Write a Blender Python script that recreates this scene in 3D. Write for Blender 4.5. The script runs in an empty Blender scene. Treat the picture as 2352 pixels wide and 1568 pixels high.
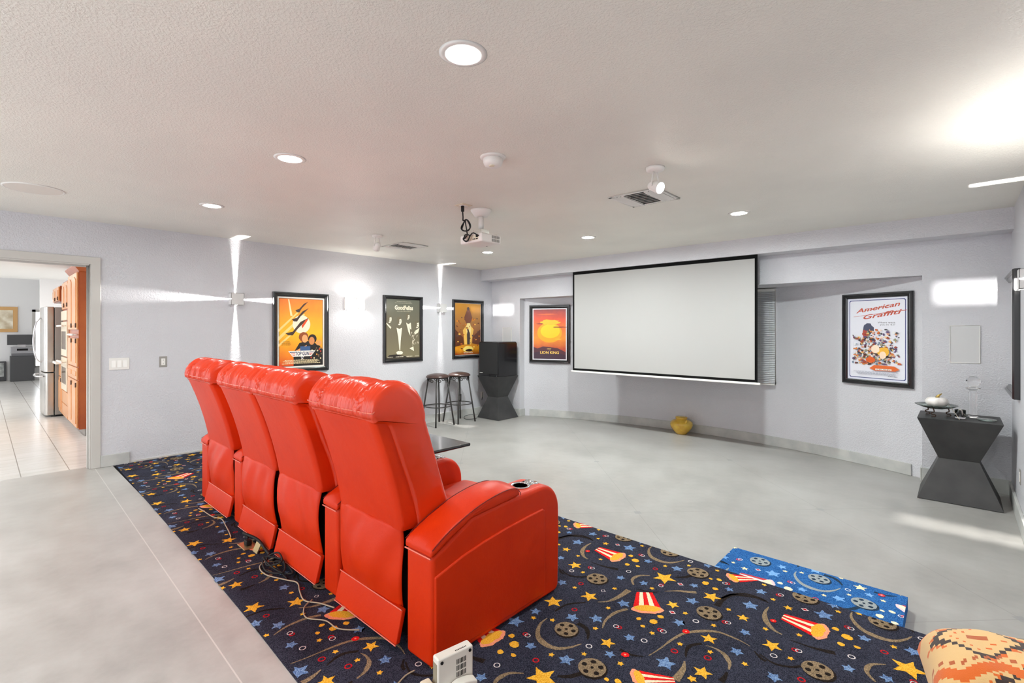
WORLD, LAMP, KLAMP, EXPO, SCN = 2.2, 260, 420, 0.54, 1.2
import bpy, bmesh, math, random
from mathutils import Vector, Matrix
rnd = random.Random(7)
SC = bpy.context.scene
COL = SC.collection
PI = math.pi

# ------------------------------------------------------------------ materials
def lin(c):
    return tuple(((v/255)/12.92 if v/255 <= .04045 else ((v/255+.055)/1.055)**2.4) for v in c)
MATS = {}
class N:
    """tiny node-tree helper"""
    def __init__(s, name):
        s.m = bpy.data.materials.new(name); s.m.use_nodes = True
        s.t = s.m.node_tree; s.b = s.t.nodes['Principled BSDF']
    def new(s, ty, **kw):
        n = s.t.nodes.new(ty)
        for k, v in kw.items():
            if k in n.inputs: n.inputs[k].default_value = v
            else: setattr(n, k, v)
        return n
    def link(s, a, b): s.t.links.new(a, b)
    def math(s, op, a, b=None):
        n = s.t.nodes.new('ShaderNodeMath'); n.operation = op
        for i, v in enumerate((a, b)):
            if v is None: continue
            if isinstance(v, (int, float)): n.inputs[i].default_value = v
            else: s.link(v, n.inputs[i])
        return n.outputs[0]
    def coord(s):
        return s.new('ShaderNodeTexCoord').outputs['Object']
    def noise(s, scale, detail=3, co=None, rough=.5):
        n = s.new('ShaderNodeTexNoise'); n.inputs['Scale'].default_value = scale
        n.inputs['Detail'].default_value = detail; n.inputs['Roughness'].default_value = rough
        s.link(co if co is not None else s.coord(), n.inputs['Vector']); return n.outputs['Fac']
    def ramp(s, fac, stops):
        n = s.new('ShaderNodeValToRGB'); e = n.color_ramp.elements
        while len(e) < len(stops): e.new(.5)
        for el, (p, c) in zip(e, stops): el.position = p; el.color = (*lin(c), 1)
        s.link(fac, n.inputs[0]); return n.outputs[0]
    def mix(s, fac, a, b):
        n = s.new('ShaderNodeMix'); n.data_type = 'RGBA'
        for v, i in ((fac, 0), (a, 6), (b, 7)):
            if isinstance(v, tuple): n.inputs[i].default_value = (*lin(v), 1)
            elif isinstance(v, (int, float)): n.inputs[i].default_value = v
            else: s.link(v, n.inputs[i])
        return n.outputs[2]
    def bump(s, h, strength=.3, dist=.002):
        n = s.new('ShaderNodeBump'); n.inputs['Strength'].default_value = strength; n.inputs['Distance'].default_value = dist
        s.link(h, n.inputs['Height']); s.link(n.outputs[0], s.b.inputs['Normal'])

def mat(name, c, rough=.5, metal=0, spec=.5, coat=0, bump=None, var=None, emit=0, trans=0, ior=1.45, sheen=0):
    if name in MATS: return MATS[name]
    n = N(name); b = n.b
    b.inputs['Base Color'].default_value = (*lin(c), 1); b.inputs['Roughness'].default_value = rough
    b.inputs['Metallic'].default_value = metal; b.inputs['Specular IOR Level'].default_value = spec
    b.inputs['Coat Weight'].default_value = coat; b.inputs['Coat Roughness'].default_value = .08
    b.inputs['Transmission Weight'].default_value = trans; b.inputs['IOR'].default_value = ior
    if sheen: b.inputs['Sheen Weight'].default_value = sheen
    if emit:
        b.inputs['Emission Color'].default_value = (*lin(c), 1); b.inputs['Emission Strength'].default_value = emit
    if var:                                   # (other colour, scale)
        f = n.noise(var[1], 4); r = n.ramp(f, [(.35, c), (.68, var[0])]); n.link(r, b.inputs['Base Color'])
    if bump:                                  # (scale, strength, distance)
        n.bump(n.noise(bump[0], 3), bump[1], bump[2])
    MATS[name] = n.m; return n.m

def wall_mat(name, c, scale, strength, rough):
    n = N(name); b = n.b; b.inputs['Roughness'].default_value = rough
    b.inputs['Specular IOR Level'].default_value = .4
    co = n.coord()
    f = n.noise(1.3, 3, co); d = tuple(int(v*.965) for v in c)
    n.link(n.ramp(f, [(.3, c), (.7, d)]), b.inputs['Base Color'])
    a = n.noise(scale, 4, co, .6); r = n.new('ShaderNodeValToRGB'); r.color_ramp.elements[0].position = .42; r.color_ramp.elements[1].position = .62
    n.link(a, r.inputs[0]); n.bump(r.outputs[0], strength, .004)
    MATS[name] = n.m; return n.m
M_WALL = wall_mat('wall_paint_cool_grey', (214, 214, 219), 75, .6, .42)
M_CEIL = wall_mat('ceiling_paint_warm', (237, 235, 226), 95, .4, .40)
M_KWALL = mat('kitchen_wall_paint', (236, 235, 235), .6)
M_KCEIL = mat('kitchen_ceiling_paint', (240, 239, 236), .6, bump=(30, .2, .004))
M_TRIM = mat('trim_paint', (196, 193, 188), .4, bump=(40, .05, .002))
M_BASE = mat('baseboard_concrete', (196, 196, 192), .5, var=((178, 180, 178), 7))

def concrete(name, grid, k=1):
    n = N(name); b = n.b; co = n.coord()
    f = n.noise(1.1, 6, co, .6); f2 = n.noise(9, 5, co, .65)
    mm = n.math('ADD', n.math('MULTIPLY', f, .7), n.math('MULTIPLY', f2, .3))
    c = n.ramp(mm, [(p, tuple(int(v*k) for v in q)) for p, q in ((.33, (163, 160, 156)), (.5, (183, 181, 177)), (.68, (199, 198, 195)))])
    if grid:
        s = n.new('ShaderNodeSeparateXYZ'); n.link(co, s.inputs[0]); X, Y = s.outputs[0], s.outputs[1]
        P = 2.19
        u = n.math('DIVIDE', n.math('SUBTRACT', n.math('ADD', X, Y), 1.71), P)
        v = n.math('DIVIDE', n.math('ADD', n.math('SUBTRACT', X, Y), 7.79), P)
        def near(q):
            return n.math('ABSOLUTE', n.math('SUBTRACT', n.math('FRACT', n.math('ADD', q, .5)), .5))
        du, dv = near(u), near(v)
        line = n.math('MAXIMUM', n.math('LESS_THAN', du, .0015), n.math('LESS_THAN', dv, .0015))
        ins = n.math('MULTIPLY', n.math('LESS_THAN', du, .017), n.math('LESS_THAN', dv, .017))
        c = n.mix(n.math('MULTIPLY', line, .45), c, (120, 116, 110)); c = n.mix(n.math('MULTIPLY', ins, .75), c, (140, 140, 140))
    else:
        s = n.new('ShaderNodeSeparateXYZ'); n.link(co, s.inputs[0])
        d = n.math('ABSOLUTE', n.math('ADD', n.math('SUBTRACT', s.outputs[1], .685), n.math('MULTIPLY', n.math('ADD', s.outputs[0], 2.05), .0185)))
        c = n.mix(n.math('MULTIPLY', n.math('LESS_THAN', d, .0028), .6), c, (214, 212, 206))
    n.link(c, b.inputs['Base Color'])
    rr = n.math('ADD', n.math('MULTIPLY', f2, .25), .22); n.link(rr, b.inputs['Roughness'])
    n.bump(f2, .06, .004); MATS[name] = n.m; return n.m
M_FLOOR = concrete('polished_concrete', True, .87)
M_WALK = concrete('trowelled_concrete', False, .96)

def leather(name, c, c2):
    n = N(name); b = n.b; co = n.coord()
    f = n.noise(5, 4, co); n.link(n.ramp(f, [(.3, c), (.72, c2)]), b.inputs['Base Color'])
    b.inputs['Roughness'].default_value = .4; b.inputs['Specular IOR Level'].default_value = .2
    v = n.new('ShaderNodeTexVoronoi'); v.inputs['Scale'].default_value = 420; n.link(co, v.inputs['Vector'])
    w = n.noise(22, 4, co, .6)
    h = n.math('ADD', n.math('MULTIPLY', v.outputs['Distance'], .12), w); n.bump(h, .22, .006)
    MATS[name] = n.m; return n.m
M_RED = leather('red_leather', (214, 52, 8), (202, 44, 6))
def wrinkled():
    n = N('red_leather_gathered'); b = n.b; co = n.coord()
    b.inputs['Base Color'].default_value = (*lin((212, 52, 9)), 1); b.inputs['Roughness'].default_value = .26; b.inputs['Specular IOR Level'].default_value = .6
    mp = n.new('ShaderNodeMapping'); mp.inputs['Scale'].default_value = (34, 7, 7); n.link(co, mp.inputs[0])
    n.bump(n.noise(1, 3, mp.outputs[0], .55), .45, .012); return n.m
M_REDW = wrinkled()
M_PIPE = mat('highlit_red_piping', (226, 118, 98), .35)  # same red as the leather; its highlight is put into the paler colour
M_SEAM = mat('dark_red_seam', (110, 16, 12), .5)
M_BLACK = mat('black_lacquer', (20, 20, 22), .22, coat=.3)
M_FRAME = mat('black_frame_moulding', (24, 24, 26), .25, coat=.4)
M_CHAR = mat('charcoal_painted_wood', (50, 50, 51), .5, var=((62, 62, 62), 6), bump=(90, .08, .002))
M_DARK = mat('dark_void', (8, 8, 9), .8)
M_RUB = mat('black_rubber', (18, 18, 19), .6)
M_CHROME = mat('chrome', (215, 215, 218), .12, metal=1)
M_STEEL = mat('brushed_steel', (196, 192, 186), .24, metal=1, bump=(2.5, .25, .03))
M_WHITE = mat('white_plastic', (232, 230, 226), .4)
M_IVORY = mat('ivory_plastic', (226, 216, 194), .45)
M_IRON = mat('grey_wrought_iron', (66, 64, 63), .45, metal=.4, bump=(120, .2, .002))
M_SCREEN = mat('projection_screen_white', (172, 171, 169), .85, spec=.2)
M_SBLK = mat('screen_black_border', (20, 20, 20), .9, spec=.1)
M_GLASS = mat('clear_glass', (255, 255, 255), .02, trans=1, ior=1.45)
M_GGLASS = mat('greenish_glass', (205, 222, 214), .05, trans=.9, ior=1.45)
M_LAMP = mat('lit_diffuser', (244, 251, 247), .5, emit=LAMP)
M_LAMPF = mat('lit_front_diffuser', (245, 252, 250), .5, emit=LAMP*3.5)
M_SPOT = mat('lit_spot_face', (255, 250, 240), .5, emit=14)
M_KLAMP = mat('lit_kitchen_diffuser', (255, 250, 244), .5, emit=KLAMP)
M_WOOD = mat('orange_brown_wood', (178, 92, 40), .35, var=((160, 74, 28), 3), coat=.2)
M_WOODL = mat('light_orange_wood', (224, 164, 108), .33, var=((212, 144, 86), 3), coat=.3)
M_GREY = mat('grey_metal_panel', (150, 147, 142), .45)
M_TILE = None
def tile():
    n = N('kitchen_floor_tile'); b = n.b; co = n.coord()
    s = n.new('ShaderNodeSeparateXYZ'); n.link(co, s.inputs[0])
    u = n.math('FRACT', n.math('DIVIDE', n.math('ADD', s.outputs[1], 10-.2+.0), .335))
    v = n.math('FRACT', n.math('DIVIDE', s.outputs[0], .335))
    g = n.math('MAXIMUM', n.math('LESS_THAN', u, .022), n.math('MULTIPLY', n.math('LESS_THAN', v, .02), .45))
    mp = n.new('ShaderNodeMapping'); mp.inputs['Scale'].default_value = (14, 2.2, 1); n.link(co, mp.inputs[0])
    base = n.ramp(n.noise(1, 4, mp.outputs[0]), [(.3, (226, 225, 222)), (.7, (210, 208, 203))])
    n.link(n.mix(g, base, (150, 145, 138)), b.inputs['Base Color']); b.inputs['Roughness'].default_value = .22
    return n.m
M_TILE = tile()

def carpet(name, a, bb, sc=260):
    n = N(name); b = n.b; co = n.coord()
    f = n.noise(sc, 2, co); g = n.noise(6, 3, co)
    h = n.math('ADD', n.math('MULTIPLY', f, .85), n.math('MULTIPLY', g, .15))
    n.link(n.ramp(h, [(.38, a), (.62, bb)]), b.inputs['Base Color']); b.inputs['Roughness'].default_value = .95
    b.inputs['Specular IOR Level'].default_value = .1
    n.bump(f, .6, .004); return n.m
CARP = dict(base=((26, 27, 38), (66, 68, 84)), y=((222, 150, 20), (252, 204, 80)), b=((62, 92, 146), (140, 170, 206)),
            r=((150, 16, 26), (206, 40, 48)), w=((206, 196, 196), (240, 234, 232)), T=((104, 88, 68), (164, 142, 112)),
            D=((22, 17, 15), (46, 37, 33)), R=((214, 18, 20), (240, 40, 40)), W=((250, 222, 180), (255, 240, 210)),
            k=((240, 138, 104), (252, 176, 140)), p=((228, 156, 26), (250, 196, 74)))
CM = {k: carpet('carpet_'+k, *v) for k, v in CARP.items()}
CARP2 = dict(base=((16, 62, 122), (62, 124, 190)), y=((236, 220, 170), (252, 240, 206)), b=((86, 146, 214), (150, 196, 240)),
             r=((190, 60, 90), (220, 90, 110)), w=((220, 226, 236), (244, 246, 250)), T=((120, 132, 140), (176, 182, 180)),
             D=((20, 38, 58), (48, 68, 88)), R=((196, 52, 64), (214, 80, 88)), W=((226, 222, 226), (246, 240, 238)),
             k=((236, 200, 206), (248, 220, 220)), p=((238, 230, 190), (250, 246, 220)))
CM2 = {k: carpet('step_carpet_'+k, *v) for k, v in CARP2.items()}

# ------------------------------------------------------------------ mesh builder
class B:
    def __init__(s): s.v = []; s.f = []; s.mi = []; s.cur = 0
    def add(s, vs, fs):
        o = len(s.v); s.v += [tuple(v) for v in vs]; s.f += [[i+o for i in f] for f in fs]; s.mi += [s.cur]*len(fs); return s
    def box(s, x0, x1, y0, y1, z0, z1):
        v = [(x, y, z) for z in (z0, z1) for y in (y0, y1) for x in (x0, x1)]
        return s.add(v, [(0, 2, 3, 1), (4, 5, 7, 6), (0, 1, 5, 4), (2, 6, 7, 3), (0, 4, 6, 2), (1, 3, 7, 5)])
    def hexa(s, v8):  # bottom 4 (ccw), top 4
        return s.add(v8, [(3, 2, 1, 0), (4, 5, 6, 7), (0, 1, 5, 4), (1, 2, 6, 5), (2, 3, 7, 6), (3, 0, 4, 7)])
    def prism(s, poly, axis, a, b):
        """poly: list of 2-D points in the two other axes (order x,y,z minus axis); extruded a..b"""
        def P(p, t):
            if axis == 'x': return (t, p[0], p[1])
            if axis == 'y': return (p[0], t, p[1])
            return (p[0], p[1], t)
        n = len(poly); v = [P(p, a) for p in poly]+[P(p, b) for p in poly]
        f = [tuple(range(n-1, -1, -1)), tuple(range(n, 2*n))]+[(i, (i+1) % n, n+(i+1) % n, n+i) for i in range(n)]
        return s.add(v, f)
    def tube(s, pts, r, seg=8, cap=True):
        pts = [Vector(p) for p in pts]; n = len(pts); rs = r if isinstance(r, (list, tuple)) else [r]*n
        v = []; prev = None
        for i, p in enumerate(pts):
            t = (pts[min(i+1, n-1)]-pts[max(i-1, 0)])
            t = t.normalized() if t.length > 1e-9 else Vector((0, 0, 1))
            if prev is None:
                up = Vector((0, 0, 1)) if abs(t.z) < .9 else Vector((1, 0, 0)); a = t.cross(up).normalized()
            else:
                a = (prev-t*prev.dot(t))
                a = a.normalized() if a.length > 1e-6 else t.orthogonal().normalized()
            prev = a; bb = t.cross(a)
            v += [p+(a*math.cos(2*PI*k/seg)+bb*math.sin(2*PI*k/seg))*rs[i] for k in range(seg)]
        f = [(i*seg+k, i*seg+(k+1) % seg, (i+1)*seg+(k+1) % seg, (i+1)*seg+k) for i in range(n-1) for k in range(seg)]
        if cap: f += [tuple(range(seg-1, -1, -1)), tuple(range((n-1)*seg, n*seg))]
        return s.add(v, f)
    def cyl(s, p, q, r, seg=20): return s.tube([p, q], r, seg)
    def lathe(s, prof, c=(0, 0, 0), seg=32, sx=1, sy=1, mtx=None):
        """prof: (radius, z) list"""
        v = []
        for r, z in prof: v += [(r*math.cos(2*PI*k/seg)*sx, r*math.sin(2*PI*k/seg)*sy, z) for k in range(seg)]
        if mtx: v = [mtx @ Vector(p) for p in v]
        v = [(p[0]+c[0], p[1]+c[1], p[2]+c[2]) for p in v]
        n = len(prof)
        f = [(i*seg+k, i*seg+(k+1) % seg, (i+1)*seg+(k+1) % seg, (i+1)*seg+k) for i in range(n-1) for k in range(seg)]
        if prof[0][0] > 1e-6: f.append(tuple(range(seg-1, -1, -1)))
        if prof[-1][0] > 1e-6: f.append(tuple(range((n-1)*seg, n*seg)))
        return s.add(v, f)
    def grid(s, fn, nu, nv):
        v = [fn(i/nu, j/nv) for j in range(nv+1) for i in range(nu+1)]
        return s.add(v, [(j*(nu+1)+i, j*(nu+1)+i+1, (j+1)*(nu+1)+i+1, (j+1)*(nu+1)+i) for j in range(nv) for i in range(nu)])
    def xf(s, m):
        s.v = [tuple(m @ Vector(p)) for p in s.v]; return s

OFF = {}
def woff(o):
    return OFF.get(o.name, Vector((0, 0, 0))) if o else Vector((0, 0, 0))
def obj(name, b, m, parent=None, smooth=False, bevel=0, seg=2, local=False, solid=0, sub=0, clean=True):
    """link the builder as ONE mesh object; coordinates are world ones unless local"""
    me = bpy.data.meshes.new(name); off = Vector((0, 0, 0)) if local else woff(parent)
    me.from_pydata([Vector(p)-off for p in b.v], [], b.f)
    ms = m if isinstance(m, (list, tuple)) else [m]
    for x in ms: me.materials.append(x)
    if len(ms) > 1:
        for p, i in zip(me.polygons, b.mi): p.material_index = i
    bm = bmesh.new(); bm.from_mesh(me)
    if clean: bmesh.ops.remove_doubles(bm, verts=bm.verts, dist=1e-6)
    if clean: bmesh.ops.recalc_face_normals(bm, faces=bm.faces)
    bm.to_mesh(me); bm.free()
    if smooth:
        for p in me.polygons: p.use_smooth = True
    o = bpy.data.objects.new(name, me); COL.objects.link(o)
    if parent: o.parent = parent; OFF[o.name] = woff(parent)
    if solid:
        q = o.modifiers.new('solid', 'SOLIDIFY'); q.thickness = solid; q.offset = 0
    if sub:
        q = o.modifiers.new('sub', 'SUBSURF'); q.levels = sub; q.render_levels = sub
    if bevel:
        q = o.modifiers.new('bevel', 'BEVEL'); q.width = bevel; q.segments = seg; q.limit_method = 'ANGLE'; q.angle_limit = math.radians(40)
        if smooth is False:
            for p in me.polygons: p.use_smooth = True
            w = o.modifiers.new('wn', 'WEIGHTED_NORMAL'); w.keep_sharp = True
    return o
def thing(name, label, cat, loc, group=None):
    o = bpy.data.objects.new(name, None); COL.objects.link(o); o.location = loc; OFF[o.name] = Vector(loc)
    o.empty_display_size = .1
    return tag(o, label, cat, group)
def tag(o, label, cat, group=None):
    o['label'] = label; o['category'] = cat
    if group: o['group'] = group
    return o
def struct(name, b, m, **kw):
    o = obj(name, b, m, **kw); o['kind'] = 'structure'; return o
def copy_tree(o, loc, label, group=None):
    r = o.copy(); COL.objects.link(r); r.location = loc; r['label'] = label; OFF[r.name] = Vector(loc)
    if group: r['group'] = group
    for ch in list(o.children):
        c = ch.copy(); COL.objects.link(c); c.parent = r
        for g in list(ch.children):
            d = g.copy(); COL.objects.link(d); d.parent = c
    return r
def spline(pts, n=8):
    pts = [Vector(p) for p in pts]; out = []
    for i in range(len(pts)-1):
        p0, p1, p2, p3 = pts[max(i-1, 0)], pts[i], pts[i+1], pts[min(i+2, len(pts)-1)]
        for k in range(n):
            t = k/n
            out.append(.5*((2*p1)+(p2-p0)*t+(2*p0-5*p1+4*p2-p3)*t*t+(3*p1-p0-3*p2+p3)*t**3))
    out.append(pts[-1]); return out

# ------------------------------------------------------------------ camera
PZ_, LEFT, RIGHT, CEIL = .132, -6.3, .36, 2.572
cam = bpy.data.cameras.new('camera'); co = bpy.data.objects.new('camera', cam); COL.objects.link(co)
cam.sensor_width = 36; cam.lens = 36*1118/2352; cam.shift_y = -27/2352; cam.clip_start = .02; cam.clip_end = 200
co.location = (0, 0, 1.504); co.rotation_euler = (PI/2, 0, math.radians(42.49)); SC.camera = co

# ------------------------------------------------------------------ room shell
BACK = -2.4
def arcY(X): return 7.06-6.15+math.sqrt(6.15**2-(X+2.95)**2)
AX0, AX1, RT = -5.615, -.262, 2.045
def quad_wall(b, axis, at, th, u0, u1, z0, z1, holes=()):
    """wall slab split around rectangular holes (u0,u1,z0,z1)"""
    us = sorted({u0, u1, *[h[0] for h in holes], *[h[1] for h in holes]}); zs = sorted({z0, z1, *[h[2] for h in holes], *[h[3] for h in holes]})
    for i in range(len(us)-1):
        for j in range(len(zs)-1):
            uc, zc = (us[i]+us[i+1])/2, (zs[j]+zs[j+1])/2
            if any(h[0] < uc < h[1] and h[2] < zc < h[3] for h in holes): continue
            if axis == 'x': b.box(at, at+th, us[i], us[i+1], zs[j], zs[j+1])
            else: b.box(us[i], us[i+1], at, at+th, zs[j], zs[j+1])
    return b
struct('floor', B().box(LEFT-.12, RIGHT+.12, 2.8, 7.3, -.1, 0), M_FLOOR)
struct('floor_upper', B().box(LEFT-.12, RIGHT+.12, BACK, .9, -.1, PZ_), M_WALK)
struct('ceiling', B().box(LEFT-.12, RIGHT+.12, BACK, 7.3, CEIL, CEIL+.1), M_CEIL)
struct('wall_left', quad_wall(B(), 'x', LEFT-.12, .12, BACK, 7.3, 0, CEIL, [(-.62, .735, 0, 2.148)]), M_WALL)
struct('wall_right', quad_wall(B(), 'x', RIGHT, .12, BACK, 7.3, 0, CEIL), M_WALL)
struct('wall_back', quad_wall(B(), 'y', BACK-.12, .12, LEFT, RIGHT, 0, CEIL, [(-6.2, -4.25, PZ_+.04, 2.5), (-4.15, -2.1, PZ_+.04, 2.5), (-2.0, .3, PZ_+.04, 2.5)]), M_WALL)  # unseen; wide openings added so world light fills the room
struct('wall_front', quad_wall(B(), 'y', 6.33, .118, LEFT, RIGHT, 0, CEIL, [(AX0, AX1, -.01, RT)]), M_WALL)
b = B(); n = 48; xs = [AX0-.02+(AX1-AX0+.04)*i/n for i in range(n+1)]
outl = [(x, arcY(x)) for x in xs]
b.prism(outl+[(x, y+.12) for x, y in reversed(outl)], 'z', 0, 2.3)
struct('wall_alcove', b, M_WALL)
b = B(); b.prism([(AX0-.05, 6.445)]+outl+[(AX1+.05, 6.445)], 'z', RT, RT+.1); struct('ceiling_alcove', b, M_WALL)
struct('trim_1', B().box(LEFT, RIGHT, 6.06, 6.33, 2.38, CEIL), M_WALL)          # soffit above the screen
# baseboards
b = B(); inn = [(x, arcY(x)-.018) for x in xs[1:-1]]; b.prism([*inn, *reversed([(x, y+.03) for x, y in inn])], 'z', 0, .122)
for i, bb in enumerate((b, B().box(LEFT, AX0, 6.312, 6.335, 0, .128), B().box(AX0, AX0+.016, 6.312, 6.452, 0, .126), B().box(AX1, RIGHT, 6.312, 6.335, 0, .135), B().box(AX1-.016, AX1, 6.312, 6.452, 0, .133))):
    struct('baseboard_'+('alcove', 'front', 'front_return', 'front_right', 'front_right_return')[i], bb, M_BASE, bevel=.004)
struct('baseboard_left', B().box(LEFT, LEFT+.02, 2.87, 6.33, 0, .13), M_BASE, bevel=.004)
struct('baseboard_left_short', B().box(LEFT, LEFT+.022, .807, 1.036, PZ_, .25), M_BASE, bevel=.005)
struct('baseboard_left_thin', B().box(LEFT, LEFT+.012, 1.036, 2.87, PZ_, PZ_+.02), M_TRIM, bevel=.003)
struct('baseboard_right', B().box(RIGHT-.02, RIGHT, 2.87, 6.33, 0, .13), M_BASE, bevel=.004)
# door casing (cased opening to the kitchen)
b = B(); b.prism([(.735, PZ_), (.807, PZ_), (.807, 2.22), (-.692, 2.22), (-.692, PZ_), (-.62, PZ_), (-.62, 2.148), (.735, 2.148)], 'x', LEFT, LEFT+.014)
struct('trim_2', b, M_TRIM, bevel=.004)
b = B(); b.box(LEFT-.13, LEFT+.004, .722, .736, PZ_, 2.149); b.box(LEFT-.13, LEFT+.004, -.62, .722, 2.137, 2.149); b.box(LEFT-.075, LEFT-.055, .708, .722, PZ_, 2.137); b.box(LEFT-.075, LEFT-.055, -.62, .708, 2.123, 2.137)
struct('door_1', b, M_TRIM, bevel=.002)

# ------------------------------------------------------------------ carpet with woven motifs
MOTIFS= [('y',-1.193,2.546,.065),('y',-.593,2.315,.042),('y',-1.393,2.11,.047),('y',-1.045,2.326,.034),('y',-.93,2.529,.047),('y',-.615,2.683,.024),('y',-.752,2.447,.03),('y',-1.5,1.945,.05),('y',-1.129,1.85,.036),('y',-.813,2.178,.037),('y',-.752,1.946,.04),('R',-.588,1.789,.056),('R',-1.08,2.727,.056),('R',-1.462,2.288,.056),('R',-.888,2.377,.056),('R',-1.319,1.807,.054),('b',-.888,2.665,.023),('b',-.758,2.752,.03),('b',-.759,2.581,.04),('b',-.709,2.334,.026),('b',-1.58,2.127,.03),('b',-1.519,2.749,.042),('b',-1.352,2.663,.026),('b',-1.185,2.694,.034),('b',-1.372,2.384,.026),('b',-1.251,2.418,.026),('b',-1.04,2.578,.024),('b',-.989,2.424,.034),('b',-1.232,2.17,.034),('b',-1.353,1.901,.032),('b',-1.262,1.969,.034),('b',-.959,2.203,.03),('b',-1.082,1.792,.024),('b',-1.076,1.949,.026),('b',-.693,2.17,.03),('b',-.884,1.897,.042),('b',-1.512,1.82,.028),('p',-1.458,2.657,.014),('p',-1.41,2.622,.02),('p',-1.421,2.546,.014),('p',-1.366,2.568,.01),('p',-1.114,2.104,.014),('p',-1.046,2.189,.014),('p',-1.051,2.13,.02),('p',-1.072,2.064,.01),('p',-1.004,2.644,.02),('p',-1.002,2.71,.01),('p',-.963,2.729,.014),('p',-.944,2.62,.014),('t',-1.007,2.826,.0145),('t',-.766,2.839,.0145),('t',-.691,2.715,.0145),('t',-.649,2.424,.0145),('t',-1.57,2.494,.0145),('t',-1.559,2.294,.0145),('t',-1.499,2.129,.0145),('t',-1.338,2.264,.0145),('t',-1.193,2.398,.0145),('t',-1.474,2.828,.0145),('t',-1.25,2.678,.0145),('t',-1.151,2.775,.0145),('t',-1.268,2.085,.0145),('t',-1.225,1.902,.0145),('t',-.97,2.297,.0145),('t',-.827,2.47,.0145),('t',-.833,2.291,.0145),('t',-1.017,2.046,.0145),('t',-.892,2.056,.0145),('t',-.776,2.092,.0145),('t',-.643,2.113,.0145),('t',-.768,1.883,.02),('t',-1.409,1.82,.0145),('r',-1.497,2.184,.015),('r',-1.276,2.607,.015),('r',-1.382,1.961,.015),('r',-.89,1.995,.016),('r',-.769,2.047,.016),('w',-.57,2.248,.0145),('w',-1.374,2.477,.0145),('w',-1.164,2.831,.0145),('w',-.907,2.268,.0145),('w',-1.018,1.972,.0145),('x',-.92,2.715,.015),('x',-.677,2.783,.015),('x',-1.553,2.369,.015),('x',-1.414,2.708,.015),('x',-1.171,2.46,.015),('x',-1.155,1.981,.015),('x',-.798,2.354,.015),('x',-.992,2.091,.016),('d',-1.597,2.738,.015),('d',-1.1,2.541,.015),('d',-1.019,2.261,.015),('q',-1.37,2.203,.014),('f',-.639,2.514,.015),('f',-.908,2.158,.017),('f',-1.032,1.831,.017)]
SWOOSH= [('T',[(-.688,2.628),(-.688,2.563),(-.665,2.493),(-.619,2.442),(-.582,2.43)],(.004,.027,.006)),('T',[(-1.424,2.87),(-1.421,2.819),(-1.395,2.765),(-1.357,2.727),(-1.3,2.714),(-1.253,2.729),(-1.218,2.773),(-1.197,2.823)],(.004,.03,.004)),('T',[(-1.263,2.515),(-1.307,2.474),(-1.315,2.412),(-1.282,2.364)],(.004,.02,.008)),('T',[(-1.335,2.093),(-1.296,2.142),(-1.279,2.223),(-1.275,2.3)],(.003,.02,.032)),('T',[(-1.193,2.14),(-1.209,2.108),(-1.223,2.062),(-1.223,1.988),(-1.201,1.924)],(.016,.018,.006)),('T',[(-1.132,2.416),(-1.087,2.462),(-1.05,2.486),(-1.004,2.518)],(.003,.016,.022)),('T',[(-.957,1.893),(-.943,1.964),(-.93,2.062),(-.908,2.143),(-.861,2.207),(-.807,2.251),(-.754,2.259),(-.699,2.256),(-.663,2.246)],(.003,.019,.003)),('T',[(-.806,2.123),(-.768,2.129),(-.727,2.117),(-.7,2.089),(-.688,2.069),(-.68,2.034)],(.003,.022,.006)),('T',[(-.832,1.963),(-.818,1.92),(-.814,1.874),(-.814,1.832)],(.005,.024,.034)),('D',[(-.888,2.55),(-.862,2.621),(-.811,2.676),(-.741,2.685),(-.698,2.664)],(.012,.016,.008)),('D',[(-1.593,2.429),(-1.522,2.433),(-1.47,2.445),(-1.429,2.459)],(.004,.016,.028)),('D',[(-1.665,2.237),(-1.602,2.215),(-1.55,2.235),(-1.516,2.271)],(.006,.013,.014)),('D',[(-1.154,2.593),(-1.117,2.626),(-1.094,2.67)],(.01,.02,.02)),('D',[(-1.253,2.339),(-1.183,2.359),(-1.15,2.394)],(.006,.009,.004)),('D',[(-1.444,1.885),(-1.434,1.975),(-1.378,2.049)],(.01,.013,.01)),('D',[(-.879,2.461),(-.881,2.536),(-.863,2.612),(-.821,2.647),(-.767,2.672),(-.714,2.673)],(.03,.02,.012)),('D',[(-.823,2.124),(-.853,2.08),(-.855,2.039),(-.838,1.989)],(.012,.018,.006)),('D',[(-.68,2.016),(-.677,1.977),(-.68,1.945)],(.008,.018,.026)),('D',[(-1.066,1.848),(-1.015,1.849),(-.971,1.875)],(.016,.014,.004)),('D',[(-.639,2.225),(-.606,2.196),(-.583,2.191)],(.006,.014,.014)),('D',[(-1.307,1.88),(-1.257,1.874),(-1.223,1.841),(-1.206,1.81)],(.026,.02,.006))]
BUCKETS= [[(-.616,2.614),(-.617,2.554),(-.48,2.635),(-.482,2.509)],[(-1.235,2.309),(-1.173,2.361),(-1.183,2.179),(-1.077,2.259)],[(-.825,1.84),(-.806,1.817),(-.943,1.785),(-.882,1.724)]]
TU, TV = (1.046, -.017), (.012, 1.055)
def clip(poly, cl):
    """Sutherland-Hodgman against half planes (a,b,c): a*x+b*y<=c"""
    for a, bb, c in cl:
        out = []
        for i in range(len(poly)):
            p, q = poly[i-1], poly[i]; dp, dq = a*p[0]+bb*p[1]-c, a*q[0]+bb*q[1]-c
            if (dp <= 0) != (dq <= 0):
                t = dp/(dp-dq); out.append((p[0]+(q[0]-p[0])*t, p[1]+(q[1]-p[1])*t))
            if dq <= 0: out.append(q)
        poly = out
        if len(poly) < 3: return []
    return poly
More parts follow.
